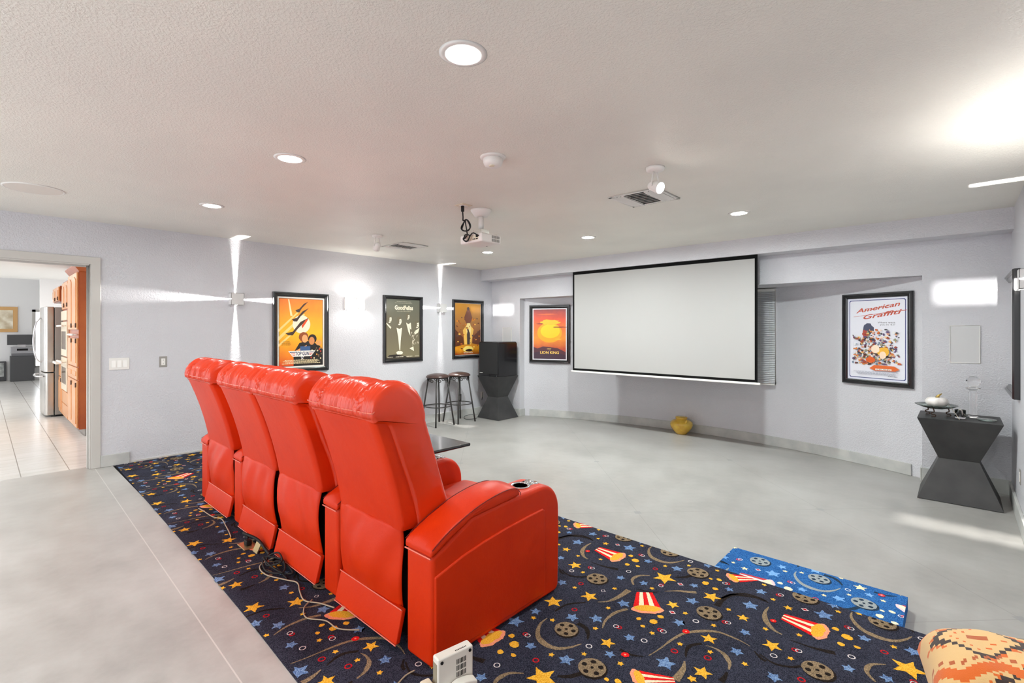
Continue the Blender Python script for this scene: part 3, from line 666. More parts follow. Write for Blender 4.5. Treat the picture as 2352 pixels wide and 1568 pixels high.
    # hanging back skirt with folds, and the kick panel under it
    r = random.Random(int(abs(x0)*1000)); ph = [r.uniform(0, 6) for _ in range(4)]; lean = r.uniform(-.8, .8)
    def skf(u, v):
        z = .515-v*.375; y = -.004-.030*math.sin(PI*min(1, v*1.02))*(.45+.55*math.sin(PI*u))+.014*v**4
        y += .011*math.sin(8*u+ph[0]+lean*6*v)*math.sin(PI*v)+.006*math.sin(21*(u+lean*.9*v)+ph[1])*(1-v)*min(1, v*6)+.02*(abs(u-.5)*2)**6
        x = x0+.012+u*(W-.05)+(.018*math.sin(PI*v)*(u-.25))-.012*v
        return (x, Y(y), Z(z))
    bb = B().grid(skf, 26, 20); obj('back_skirt', bb, M_RED, root, smooth=True, solid=.004)
    bb = B(); bb.prism([(-.002, .165), (-.035, .03), (-.012, .03), (.02, .165)], 'x', x0+.03, x1-.016); bb.v = [(p[0], Y(p[1]), Z(p[2])) for p in bb.v]
    kp = obj('kick_panel', bb, M_RED, root, bevel=.005)
    bb = B(); bb.tube([(x0+.03, Y(-.004), Z(.166)), (x1-.016, Y(-.004), Z(.166))], .0026, 6); bb.tube([(x0+.03, Y(-.036), Z(.029)), (x1-.016, Y(-.036), Z(.029))], .0026, 6)
    obj('panel_piping', bb, M_PIPE, kp)
    for a0, a1, out in arms: armrest(root, a0, a1, Y, Z, out)
    return root
def armrest(root, a0, a1, Y, Z, out):
    w = a1-a0
    front = [(.835+.03*math.cos(t)*0, 0) for t in ()]
    prof = [(0, .0), (0, .452), (.22, .556), (.45, .572), (.56, .572), (.70, .574)]
    for k in range(1, 11):
        t = PI/2*k/10; prof.append((.70+.145*math.sin(t), .43+.144*math.cos(t)))
    prof += [(.848, .30), (.84, .03), (.825, .0)]
    bb = B().prism(prof, 'x', a0, a1); bb.v = [(p[0], Y(p[1]), Z(p[2])) for p in bb.v]
    ar = obj('armrest', bb, M_RED, root, bevel=.022, seg=4)
    # raised pad along the back two thirds
    pad = [(-.004, .448), (-.004, .478), (.02, .496), (.12, .545), (.24, .588), (.36, .612), (.45, .618), (.505, .61), (.528, .592), (.53, .572), (.45, .565), (.22, .55), (.10, .50)]
    bb = B(); n = 12; k = len(pad)
    for i in range(n+1):
        u = i/n; cr = .014*math.sin(PI*u)
        for y, z in pad: bb.v.append((a0-.001+u*(w+.002), Y(y), Z(z+(cr if z > .475 and y > 0 else 0))))
    for i in range(n):
        for j in range(k): bb.f.append([i*k+j, i*k+(j+1) % k, (i+1)*k+(j+1) % k, (i+1)*k+j]); bb.mi.append(0)
    bb.f += [list(range(k)), [n*k+j for j in range(k)]]; bb.mi += [0, 0]
    obj('arm_pad', bb, M_RED, ar, smooth=True, bevel=.014, seg=3)
    bb = B()
    for xe in (a0-.0005, a1+.0005): bb.tube(spline([(xe, Y(y), Z(z)) for y, z in ((0, .481), (.05, .512), (.12, .545), (.24, .588), (.36, .612), (.45, .618), (.505, .608), (.53, .585), (.532, .572))], 4), .0018, 6)
    obj('arm_stitching', bb, M_SEAM, ar)
    bb = B(); bb.tube([(a0+.004, Y(-.006), Z(.447)), (a1-.004, Y(-.006), Z(.447))], .0032, 6); obj('arm_piping', bb, M_PIPE, ar)
    if out:                                   # inset outer side panel
        xe = a1 if out > 0 else a0; d = .008*out
        P = [(.012, .03), (.715, .03), (.715, .45), (.70, .462), (.60, .458), (.42, .446), (.28, .43), (.16, .41), (.012, .372)]
        bb = B().prism(P, 'x', min(xe-d, xe+d), max(xe-d, xe+d)); bb.v = [(p[0], Y(p[1]), Z(p[2])) for p in bb.v]
        obj('side_panel', bb, M_RED, ar, bevel=.0075, seg=3)
    # cup holder and control buttons
    c = ((a0+a1)/2, Y(.632), Z(.574)); bb = B()
    bb.lathe([(.030, -.05), (.036, -.02), (.038, .002), (.047, .006), (.051, .003), (.052, -.002)], c, 32)
    bb.lathe([(.0001, .006), (.017, .007), (.021, .004), (.022, -.002)], (c[0]-.016, Y(.712), Z(.572)), 20); bb.lathe([(.0001, .006), (.017, .007), (.021, .004), (.022, -.002)], (c[0]+.024, Y(.715), Z(.572)), 20)
    bb.box(c[0]-.035, c[0]+.035, Y(.672), Y(.715), Z(.572), Z(.576)); ch = obj('cup_holder', bb, M_CHROME, ar, smooth=True)
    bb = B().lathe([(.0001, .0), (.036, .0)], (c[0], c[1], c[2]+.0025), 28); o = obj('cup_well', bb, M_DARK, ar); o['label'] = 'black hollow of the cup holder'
A4, A3, A2, A1 = (-1.73, -1.55), (-2.465, -2.315), (-3.81, -3.655), (-4.56, -4.40)
recliner(-2.308, -1.737, [(*A4, 1)], 'red leather recliner nearest the camera, with the large outer side panel in view')
recliner(-3.055, -2.472, [(*A3, 0)], 'second red leather recliner from the camera, left of the black swivel tray')
recliner(-3.648, -3.065, [(*A2, 0)], 'third red leather recliner from the camera, above the brass floor outlet')
recliner(-4.393, -3.817, [(*A1, -1)], 'red leather recliner farthest from the camera, by the wall with the doorway')
# swivel tray on the armrest between the two nearest seats
t = thing('swivel_tray', 'glossy black swivel tray fixed over a red armrest', 'tray', (-2.39, 1.86, ZB+.576))
obj('tray_top', B().box(-2.5, -2.06, 1.60, 1.90, .838, .856), M_BLACK, t, bevel=.007, seg=3)
obj('tray_slot', B().box(-2.47, -2.34, 1.645, 1.655, .856, .8575), M_DARK, t)
obj('post', B().cyl((-2.385, 1.852, ZB+.579), (-2.385, 1.852, .84), .016), M_CHROME, t, smooth=True)

# ------------------------------------------------------------------ projection screen
t = thing('projection_screen', 'large white pull-down projection screen with a black border', 'projection screen', (-3.03, 6.1, .87))
SX0, SX1, SZ0, SZ1, SY = -4.33, -1.718, .886, 2.38, 6.1
obj('screen_border', B().box(SX0, SX1, SY, SY+.004, SZ0, SZ1), M_SBLK, t)
obj('screen_surface', B().box(SX0+.03, SX1-.03, SY-.002, SY, SZ0+.034, SZ1-.045), M_SCREEN, t)
obj('bottom_bar', B().box(SX0-.025, SX1+.03, SY-.012, SY+.016, SZ0-.024, SZ0+.002), M_WHITE, t, bevel=.005)
obj('roller_case', B().box(SX0-.05, SX1+.06, 6.075, 6.15, 2.381, 2.45), M_WHITE, t)
# window with blinds behind the screen (alcove)
b = B(); wx0, wx1, wy = -4.1, -1.73, 6.885
b.box(wx0, wx0+.04, wy+.02, wy+.09, .80, 2.04); b.box(wx1-.04, wx1, wy+.02, wy+.09, .80, 2.04); b.box(wx0, wx1, wy+.02, wy+.09, 2.0, 2.04); b.box(wx0, wx1, wy+.02, wy+.09, .80, .84)
struct('window_1', b, M_WHITE, bevel=.004)
t = thing('window_blind', 'white horizontal slat blind hanging behind the right edge of the screen', 'blind', (-2.9, wy, .79))
b = B(); k = 0
while .82+k*.0235 < 2.0:
    z = .82+k*.0235; b.add([(wx0, wy-.011, z-.006), (wx1, wy-.011, z-.006), (wx1, wy, z+.004), (wx0, wy, z+.004), (wx1, wy+.011, z+.0105), (wx0, wy+.011, z+.0105)], [(0, 1, 2, 3), (3, 2, 4, 5)]); k += 1
obj('slats', b, mat('blind_slat_white', (226, 229, 232), .5), t, solid=.0012)
obj('head_rail', B().box(wx0, wx1, wy-.018, wy+.018, 2.0, 2.03), M_WHITE, t); obj('bottom_rail', B().box(wx0, wx1, wy-.014, wy+.014, .79, .806), M_WHITE, t, bevel=.004)
for x in (wx1-.06, wx1-.17, wx0+.2): obj('ladder_cord', B().tube([(x, wy-.014, .80), (x, wy-.014, 2.02)], .0012, 5), M_WHITE, t)

# ------------------------------------------------------------------ wall sconces
LIGHTS = []
def point(loc, e, r=.008, c=(1, .97, .93)):
    l = bpy.data.lights.new('lamp_light', 'POINT'); l.energy = e*SCN; l.shadow_soft_size = r; l.color = c
    o = bpy.data.objects.new('lamp_light', l); COL.objects.link(o); o.location = loc; o['kind'] = 'helper'; return o
M_SCONCE = mat('sconce_painted_metal', (214, 213, 212), .4)
def cube_sconce(x, y, z, s, label, e, d=.085, dl=.055):
    """box of .14 m with one narrow slit in each of its four sides; s = +1 looks into +x"""
    t = thing('cube_sconce', label, 'wall lamp', (x, y, z), 'four-beam cube sconces')
    h, th, g = .07, .003, .0048; b = B(); X0, X1 = sorted((x, x+s*d))
    b.box(*sorted((x+s*(d-th), x+s*d)), y-h, y+h, z-h, z+h)
    for sg in (-1, 1):
        ye, ze = y+sg*h, z+sg*h
        y0, y1 = sorted((ye, ye-sg*th)); z0, z1 = sorted((ze, ze-sg*th))
        for zz in ((z-h, z-g), (z+g, z+h)): b.box(X0, X1, y0, y1, *zz)
        for yy in ((y-h, y-g), (y+g, y+h)): b.box(X0, X1, *yy, z0, z1)
    obj('housing', b, M_SCONCE, t)
    obj('bulb', B().lathe([(.0001, -.004), (.004, 0), (.0001, .004)], (x+s*.005, y, z), 10), mat('halogen_capsule', (255, 250, 240), .3, emit=3), t, smooth=True)
    point((x+s*dl, y, z), e*4.5, .003)
def bow_sconce(x, y, z, s, label, e):
    t = thing('curved_sconce', label, 'wall lamp', (x, y, z), 'bowed up-and-down sconces')
    b = B(); w, h, d = .15, .085, .09; n = 16
    def arc(k, dd=0): a = PI*k/n; return (x+s*(.012+(d-dd)*math.sin(a)), y-(w-dd)*math.cos(a))
    # solid band that narrows towards the middle, and slatted edges above and below
    v = []
    for k in range(n+1):
        hh = h-.022-.016*math.sin(PI*k/n); X, Yy = arc(k); v += [(X, Yy, z-hh), (X, Yy, z+hh)]
    b.add(v, [(2*k, 2*k+2, 2*k+3, 2*k+1) for k in range(n)]); obj('shade', b, mat('sconce_translucent_white', (240, 238, 234), .4, emit=.35), t, solid=.003)
    for sg, nm in ((1, 'upper_slats'), (-1, 'lower_slats')):
        b = B()
        for k in range(n):
            X0, Y0 = arc(k+.15); X1, Y1 = arc(k+.8); hh = h-.02-.016*math.sin(PI*k/n)
            b.add([(X0, Y0, z+sg*hh), (X1, Y1, z+sg*hh), (X1, Y1, z+sg*h), (X0, Y0, z+sg*h)], [(0, 1, 2, 3)])
        obj(nm, b, M_SCONCE, t, solid=.003)
    obj('back_plate', B().box(*sorted((x, x+s*.012)), y-w, y+w, z-h, z+h), M_SCONCE, t)
    point((x+s*.05, y, z), e*1.15, .035)
cube_sconce(LEFT, 2.033, 1.864, 1, 'square grey four-beam sconce left of the orange-sky poster', 20)
bow_sconce(LEFT, 3.57, 1.87, 1, 'bowed white up-and-down sconce glowing between the first two posters', 5)
cube_sconce(LEFT, 5.123, 1.86, 1, 'square four-beam sconce above the two bar stools', 20)
cube_sconce(RIGHT, 4.97, 1.86, -1, 'square four-beam sconce on the right wall beside the pale framed print', 26, .045, .016)
bow_sconce(RIGHT, 3.53, 1.87, -1, 'bowed white sconce on the right wall, out to the right of the picture', 16)

# ------------------------------------------------------------------ ceiling fittings
def downlight(x, y, z, label, group='recessed ceiling lights', r=.082, m=None):
    t = thing('recessed_downlight', label, 'ceiling light', (x, y, z), group)
    obj('trim_ring', B().lathe([(r*.74, .0), (r*.78, -.006), (r, -.004), (r+.012, 0)], (x, y, z), 40), M_WHITE, t, smooth=True)
    obj('diffuser', B().lathe([(.0001, -.004), (r*.76, -.003)], (x, y, z), 40), m or M_LAMP, t); return t
downlight(-1.413, 1.263, CEIL, 'lit recessed ceiling light, the largest one, nearest the camera')
downlight(-3.07, 1.303, CEIL, 'lit recessed ceiling light above the row of red recliners')
downlight(-4.734, 1.345, CEIL, 'lit recessed ceiling light near the doorway, left of the recliners')
downlight(-1.478, 4.69, CEIL, 'lit recessed ceiling light above the right half of the screen', m=M_LAMPF)
downlight(-3.15, 4.74, CEIL, 'lit recessed ceiling light in front of the middle of the soffit', m=M_LAMPF)
downlight(-4.78, 4.72, CEIL, 'lit recessed ceiling light just beyond the projector, nearest the left end of the soffit', m=M_LAMPF)
for i, x in enumerate((-1.4, -3.07, -4.74)):  # unseen rear row, added as fill light for the room
    downlight(x, -2.0, CEIL, ('added unseen ceiling light behind the camera on the right', 'added unseen ceiling light behind the camera in the middle', 'added unseen ceiling light behind the camera on the left')[i])
# in-ceiling speaker
t = thing('ceiling_speaker', 'round white flush speaker grille on the ceiling above the doorway', 'speaker', (-5.16, .275, CEIL))
obj('grille', B().lathe([(.0001, -.006), (.16, -.006), (.161, -.001), (.0001, -.001)], (-5.16, .275, CEIL), 48), mat('speaker_grille', (222, 216, 208), .6, bump=(600, .3, .001)), t); obj('rim', B().lathe([(.16, -.004), (.166, -.008), (.176, -.004), (.178, 0)], (-5.16, .275, CEIL), 48), M_WHITE, t, smooth=True)
t = thing('smoke_detector', 'white domed smoke detector on the ceiling', 'smoke detector', (-2.12, 2.14, CEIL))
obj('mount_plate', B().lathe([(.0001, -.012), (.066, -.012), (.078, -.008), (.08, 0)], (-2.12, 2.14, CEIL), 40), M_WHITE, t, smooth=True)
obj('dome', B().lathe([(.0001, -.066), (.03, -.064), (.052, -.054), (.06, -.036), (.061, -.016), (.058, -.014), (.058, -.012)], (-2.12, 2.14, CEIL), 40), M_WHITE, t, smooth=True)
obj('test_button', B().lathe([(.0001, -.068), (.016, -.067), (.018, -.062)], (-2.105, 2.115, CEIL), 20), M_IVORY, t)
def vent(x0, x1, y0, y1, z, label):
    t = thing('ceiling_vent', label, 'vent', ((x0+x1)/2, (y0+y1)/2, z), 'square ceiling vents'); f = .028
    b = B(); b.box(x0, x1, y0, y0+f, z-.008, z); b.box(x0, x1, y1-f, y1, z-.008, z); b.box(x0, x0+f, y0, y1, z-.008, z); b.box(x1-f, x1, y0, y1, z-.008, z); obj('frame', b, M_WHITE, t, bevel=.003)
    obj('duct', B().box(x0+f, x1-f, y0+f, y1-f, z-.0015, z-.0005), M_DARK, t)
    def blades(b, ax, lo, hi, a, c, tilt, n):
        for i in range(n):
            p = lo+(hi-lo)*(i+.5)/n; q = .011
            vs = [(p-q, a, z-.014), (p-q, c, z-.014), (p+q*tilt, c, z-.003), (p+q*tilt, a, z-.003)]
            b.add(vs if ax == 'x' else [(v[1], v[0], v[2]) for v in vs], [(0, 1, 2, 3)])
    g = (x1-x0-2*f)/4
    b = B(); blades(b, 'x', x0+f, x0+f+g, y0+f, y1-f, .5, 3); blades(b, 'x', x1-f-g, x1-f, y0+f, y1-f, .5, 3); blades(b, 'y', y0+f, y1-f, x0+f+g, x1-f-g, .6, 8); b.box(x0+f+g-.004, x0+f+g+.004, y0+f, y1-f, z-.016, z-.002); b.box(x1-f-g-.004, x1-f-g+.004, y0+f, y1-f, z-.016, z-.002)
    obj('louvres', b, M_WHITE, t, solid=.0016)
vent(-2.08, -1.66, 3.42, 3.83, CEIL, 'white square ceiling vent beside the lit spotlight')
vent(-5.43, -4.97, 3.46, 3.85, CEIL, 'white square ceiling vent near the left wall, beyond the projector')
def spot(x, y, d, label, e):
    t = thing('spotlight', label, 'spotlight', (x, y, CEIL), 'single ceiling spotlights')
    obj('canopy', B().lathe([(.0001, -.03), (.04, -.028), (.058, -.018), (.062, 0)], (x, y, CEIL), 36), M_WHITE, t, smooth=True)
    d = Vector(d).normalized(); p = Vector((x, y, CEIL-.125)); sd = d.cross(Vector((0, 0, 1))).normalized()
    b = B()
    for sg in (-1, 1): b.tube([Vector((x, y, CEIL-.026))+sd*.018*sg, p+sd*.036*sg+Vector((0, 0, .02)), p+sd*.037*sg], .006, 8)
    obj('yoke', b, M_WHITE, t, smooth=True)
    q = Vector((0, 0, 1)).rotation_difference(d).to_matrix().to_4x4()
    obj('head', B().lathe([(.0001, -.055), (.02, -.05), (.03, -.03), (.034, .0), (.04, .03), (.041, .045), (.037, .046)], p, 28, mtx=q), M_WHITE, t, smooth=True)
    obj('lamp_face', B().lathe([(.0001, .048), (.036, .046)], p, 28, mtx=q), M_SPOT, t)
    l = bpy.data.lights.new('spot_light', 'SPOT'); l.energy = e*SCN; l.spot_size = math.radians(70); l.spot_blend = .6; l.shadow_soft_size = .03; l.color = (1, .94, .85)
    o = bpy.data.objects.new('spot_light', l); COL.objects.link(o); o.location = p+d*.06; o.rotation_euler = d.to_track_quat('-Z', 'Y').to_euler(); o['kind'] = 'helper'
spot(-1.472, 3.005, (.9, -.2, -.42), 'lit white spotlight hanging beside the nearer ceiling vent', 25)
spot(-4.84, 3.03, (-.8, .18, -.5), 'white spotlight turned to the left wall, beside the far ceiling vent', 25)
# projector
px, py = -3.14, 3.02
t = thing('projector', 'white ceiling-mounted projector on a short white pole', 'projector', (px, py, CEIL))
obj('ceiling_plate', B().lathe([(.03, -.062), (.06, -.058), (.092, -.012), (.094, 0)], (px, py, CEIL), 40), M_WHITE, t, smooth=True)
obj('pole', B().cyl((px, py, 2.39), (px, py, 2.52), .024, 24), M_WHITE, t, smooth=True)
b = B(); b.box(px-.05, px+.05, py-.05, py+.05, 2.386, 2.392); b.box(px-.05, px+.05, py-.052, py-.046, 2.352, 2.392); b.box(px-.05, px+.05, py+.046, py+.052, 2.352, 2.392); b.box(px+.046, px+.052, py-.05, py+.05, 2.356, 2.392)
for sx, sy in ((-1, -1), (1, -1), (1, 1), (-1, 1)): b.tube([(px+.03*sx, py+.03*sy, 2.35), (px+.11*sx, py+.09*sy, 2.344)], .006, 6)
obj('mount_bracket', b, M_STEEL, t)
bx0, bx1, by0, by1, bz0, bz1 = px-.15, px+.13, py-.12, py+.12, 2.265, 2.343
bod = obj('body', B().box(bx0, bx1, by0, by1, bz0, bz1), M_WHITE, t, bevel=.014, seg=3)
b = B()
for i in range(5):
    for j in range(2): b.box(bx1, bx1+.0015, by1-.115+i*.02, by1-.099+i*.02, bz0+.012+j*.03, bz0+.036+j*.03)
obj('exhaust_grid', b, M_GREY, bod)
b = B(); b.box(bx0+.09, bx1-.04, by0-.0015, by0, bz0+.018, bz1-.015); obj('connector_panel', b, M_IVORY, bod)
b = B()
for i, w in enumerate((.012, .012, .016, .006)): b.box(bx1-.11+i*.02, bx1-.11+i*.02+w, by0-.003, by0-.0015, bz0+.022, bz0+.032)
b.box(bx1-.07, bx1-.042, by0-.003, by0-.0015, bz0+.04, bz0+.06); obj('sockets', b, M_DARK, bod)
obj('lens', B().cyl((bx0+.08, by1, 2.30), (bx0+.08, by1+.02, 2.30), .03, 24), M_BLACK, bod)
t = thing('ceiling_outlet', 'small square outlet plate on the ceiling by the projector', 'outlet', (-3.13, 2.80, CEIL))
obj('plate', B().box(-3.185, -3.075, 2.745, 2.855, CEIL-.005, CEIL), M_IVORY, t, bevel=.002); obj('receptacle', B().box(-3.155, -3.105, 2.765, 2.835, CEIL-.009, CEIL-.004), M_WHITE, t, bevel=.002)
t = thing('projector_cable', 'coiled black power cable hanging from the ceiling outlet to the projector', 'cable', (-3.13, 2.79, CEIL-.009))
obj('plug', B().cyl((-3.13, 2.79, CEIL-.009), (-3.13, 2.79, CEIL-.055), .014, 12), M_RUB, t, smooth=True)
pts = [(-3.13, 2.79, 2.52), (-3.13, 2.795, 2.47), (-3.125, 2.79, 2.44)]
for k in range(31):
    a = 2*PI*k/10+1.9; pts.append((-3.10+.05*math.cos(a)+.003*math.sin(k), 2.80+.012*math.sin(k*1.3), 2.395+.048*math.sin(a)))
pts += [(-3.12, 2.83, 2.35), (-3.16, 2.87, 2.33), (-3.20, 2.87, 2.30)]
for k in range(14):
    a = 2*PI*k/9+2; pts.append((-3.17+.04*math.cos(a), 2.872+.006*math.sin(k*2), 2.308+.028*math.sin(a)))
pts += [(-3.1, 2.875, 2.34), (-3.05, 2.885, 2.32), (-3.045, 2.897, 2.315)]
obj('wire', B().tube(spline(pts, 4), .0055, 7), M_RUB, t, smooth=True)

# ------------------------------------------------------------------ in-wall speakers, switches, outlets
def wall_speaker(x0, x1, label):
    t = thing('in_wall_speaker', label, 'speaker', ((x0+x1)/2, 6.33, 1.36), 'flush in-wall speakers'); z0, z1 = 1.185, 1.545
    b = B(); f = .006; b.box(x0, x1, 6.322, 6.33, z0, z0+f); b.box(x0, x1, 6.322, 6.33, z1-f, z1); b.box(x0, x0+f, 6.322, 6.33, z0, z1); b.box(x1-f, x1, 6.322, 6.33, z0, z1); obj('frame', b, M_WHITE, t, bevel=.002)
    obj('grille', B().box(x0+f, x1-f, 6.326, 6.33, z0+f, z1-f), mat('in_wall_grille', (206, 206, 207), .6, bump=(700, .3, .001)), t)
wall_speaker(-.059, .156, 'white-edged flush wall speaker above the black hourglass table at the right')
wall_speaker(-6.02, -5.80, 'white flush wall speaker behind the black speaker box in the left corner')
t = thing('light_switch', 'triple white rocker switch on the wall beside the doorway', 'switch', (LEFT, .954, 1.157))
obj('plate', B().box(LEFT, LEFT+.006, .872, 1.036, 1.097, 1.217), M_WHITE, t, bevel=.003)
for i in range(3): obj('rocker', B().hexa([(LEFT+.005, .892+i*.046, 1.122), (LEFT+.005, .925+i*.046, 1.122), (LEFT+.013, .925+i*.046, 1.122), (LEFT+.013, .892+i*.046, 1.122), (LEFT+.005, .892+i*.046, 1.192), (LEFT+.005, .925+i*.046, 1.192), (LEFT+.008, .925+i*.046, 1.192), (LEFT+.008, .892+i*.046, 1.192)]), mat('switch_white', (244, 243, 240), .35), t)
def outlet(name, label, at, axis, s, w=.07, h=.115, plate=None, gr=None):
    x, y, z = at; t = thing(name, label, 'outlet', at, gr)
    def bx(u, d0, d1, h0, h1):
        if axis == 'x': return (*sorted((x+s*d0, x+s*d1)), y-u, y+u, z+h0, z+h1)
        return (x-u, x+u, *sorted((y+s*d0, y+s*d1)), z+h0, z+h1)
    obj('plate', B().box(*bx(w/2, 0, .005, -h/2, h/2)), plate or M_WHITE, t, bevel=.002)
    b = B(); b.box(*bx(.018, .004, .008, -.036, .036)); obj('receptacle', b, M_WHITE, t, bevel=.002)
    b = B()
    for dz in (-.018, .018):
        b.box(*bx(.0015, .008, .0085, dz-.005, dz+.005)); 
    obj('slots', b, M_DARK, t); return t
outlet('wall_outlet', 'grey-plated wall outlet left of the farthest recliner, right of the light switch', (LEFT, 1.325, 1.16), 'x', 1, plate=M_GREY)
outlet('wall_outlet', 'white wall outlet low on the left wall beside the hourglass pedestal', (LEFT, 6.08, .34), 'x', 1)
outlet('wall_outlet', 'dark-plated wall outlet seen between the bar stool legs', (LEFT, 5.55, .34), 'x', 1, plate=M_RUB)
outlet('wall_outlet', 'steel-plated wall outlet low on the right wall', (RIGHT, 5.46, .36), 'x', -1, plate=M_GREY)

# ------------------------------------------------------------------ hourglass pedestals and what stands on them
def hourglass(x0, x1, y0, y1, H, label, zf=0):
    t = thing('hourglass_pedestal', label, 'pedestal table', ((x0+x1)/2, (y0+y1)/2, 0), 'black hourglass pedestals'); cx, cy = (x0+x1)/2, (y0+y1)/2; w = (x1-x0)*.24
    def ring_(k, z): return [(cx-(cx-x0)*k, cy-(cy-y0)*k, z), (cx+(x1-cx)*k, cy-(cy-y0)*k, z), (cx+(x1-cx)*k, cy+(y1-cy)*k, z), (cx-(cx-x0)*k, cy+(y1-cy)*k, z)]
    obj('lower_half', B().hexa(ring_(1, .004)+ring_(.485, H/2)), M_CHAR, t, bevel=.002); obj('upper_half', B().hexa(ring_(.485, H/2)+ring_(1, H)), M_CHAR, t, bevel=.002)
    return t
hourglass(-6.085, -5.585, 5.76, 6.26, .72, 'charcoal hourglass pedestal carrying the black speaker box in the left corner')
hourglass(-.27, .28, 5.66, 6.18, .72, 'charcoal hourglass pedestal table in the right corner with glass ornaments on it')
t = thing('speaker_box', 'large glossy black speaker box on the left hourglass pedestal', 'speaker', (-5.83, 6.0, .72))
b = B(); x0, x1, y0, y1 = -6.06, -5.60, 5.78, 6.24
b.prism([(x0, .722), (x1, .722), (x1, 1.27), (x1-.02, 1.297), (x1-.04, 1.302), (x0+.04, 1.302), (x0+.02, 1.297), (x0, 1.27)], 'y', y0, y1); cab = obj('cabinet', b, M_BLACK, t, bevel=.004)
obj('front_grille', B().box(x0+.012, x1-.012, y0-.012, y0+.001, .76, 1.29), mat('speaker_cloth', (34, 34, 35), .85, bump=(900, .3, .001)), t, bevel=.006)
obj('name_strip', B().box(x0+.03, x0+.10, y0-.0145, y0-.0118, .772, .781), M_WHITE, t)
t = thing('media_box', 'small black media box lying in front of the black speaker on the pedestal', 'media box', (-5.66, 5.765, .72))
obj('case', B().box(-5.80, -5.60, 5.762, 5.778, .722, .757), M_BLACK, t, bevel=.003); obj('indicator', B().box(-5.625, -5.62, 5.760, 5.763, .736, .741), mat('indicator_lamp', (200, 200, 210), .3, emit=.5), t)
t = thing('bowl_stand', 'shallow glass dish on dark scrolled feet on the right hourglass table', 'dish', (-.155, 5.86, .72))
c = (-.145, 5.85, .795); obj('dish', B().lathe([(.0001, -.004), (.06, -.003), (.115, .012), (.15, .03), (.152, .034), (.112, .018), (.06, .004), (.0001, .003)], c, 40), M_GGLASS, t, smooth=True)
for an in (.3, 2.4, 4.5):
    fx, fy = c[0]+.085*math.cos(an), c[1]+.085*math.sin(an); b = B(); b.tube(spline([(fx-.012, fy, .727), (fx+.014, fy, .730), (fx+.014, fy, .742), (fx-.008, fy, .746), (fx-.012, fy, .76), (fx+.006, fy, .77), (fx, fy, .80)], 4), .005, 7); obj('foot', b, mat('dark_bronze', (70, 52, 44), .35, metal=.7), t, smooth=True)
t = thing('pumpkin_ornament', 'white pumpkin ornament with a gold stem lying in the glass dish', 'ornament', (-.14, 5.85, .80))
b = B(); nn = 48
for j in range(15):
    ph = PI*j/14
    for k in range(nn):
        a = 2*PI*k/nn; rr = .078*(1+.055*abs(math.cos(a*4)))*math.sin(ph)**.8; b.v.append((-.14+rr*math.cos(a), 5.85+rr*math.sin(a), .853+.05*math.cos(ph)-.012*math.exp(-(ph/.5)**2)))
for j in range(14):
    for k in range(nn): b.f.append([j*nn+k, j*nn+(k+1) % nn, (j+1)*nn+(k+1) % nn, (j+1)*nn+k]); b.mi.append(0)
obj('body', b, mat('white_marbled_ceramic', (240, 236, 232), .35, var=((214, 208, 204), 14)), t, smooth=True)
obj('stem', B().tube([(-.14, 5.85, .878), (-.13, 5.845, .908), (-.105, 5.84, .93)], [.02, .011, .003], 8), mat('antique_gold', (176, 150, 84), .3, metal=.8), t, smooth=True)
t = thing('glass_finial', 'tall clear glass ball finial standing on the right hourglass table', 'ornament', (.10, 5.98, .72))
obj('stem', B().lathe([(.045, 0), (.048, .006), (.03, .014), (.026, .02), (.03, .03), (.027, .05), (.03, .07), (.027, .09), (.03, .11), (.027, .13), (.03, .15), (.027, .17), (.03, .19), (.027, .21), (.03, .225), (.022, .24), (.04, .252), (.052, .262), (.03, .272)], (.10, 5.98, .721), 32), M_GLASS, t, smooth=True)
obj('ball', B().lathe([(.0001, .27), (.025, .275), (.045, .295), (.05, .32), (.045, .345), (.025, .365), (.0001, .37)], (.10, 5.98, .721), 32), M_GLASS, t, smooth=True)
t = tag(obj('glass_tumbler', B().lathe([(.0001, 0), (.036, 0), (.038, .01), (.038, .075), (.035, .075), (.034, .012), (.0001, .01)], (.015, 5.86, .721), 28), mat('thin_glass', (255, 255, 255), .03, trans=1, ior=1.3), smooth=True), 'small clear glass tumbler between the dish and the glass finial', 'glass')
tag(obj('glass_coaster', B().lathe([(.0001, 0), (.05, 0), (.062, .006), (.062, .012), (.0001, .01)], (.185, 5.86, .721), 32), M_GGLASS, smooth=True), 'low round greenish glass dish right of the glass finial', 'dish')
tag(obj('beaded_twig', B().tube(spline([(-.02, 5.80, .728), (.01, 5.74, .726), (-.04, 5.85, .80), (-.09, 5.93, .86)][1:], 6), .0022, 6), M_IVORY, smooth=True), 'thin pale beaded twig leaning from the dish on the right hourglass table', 'twig')

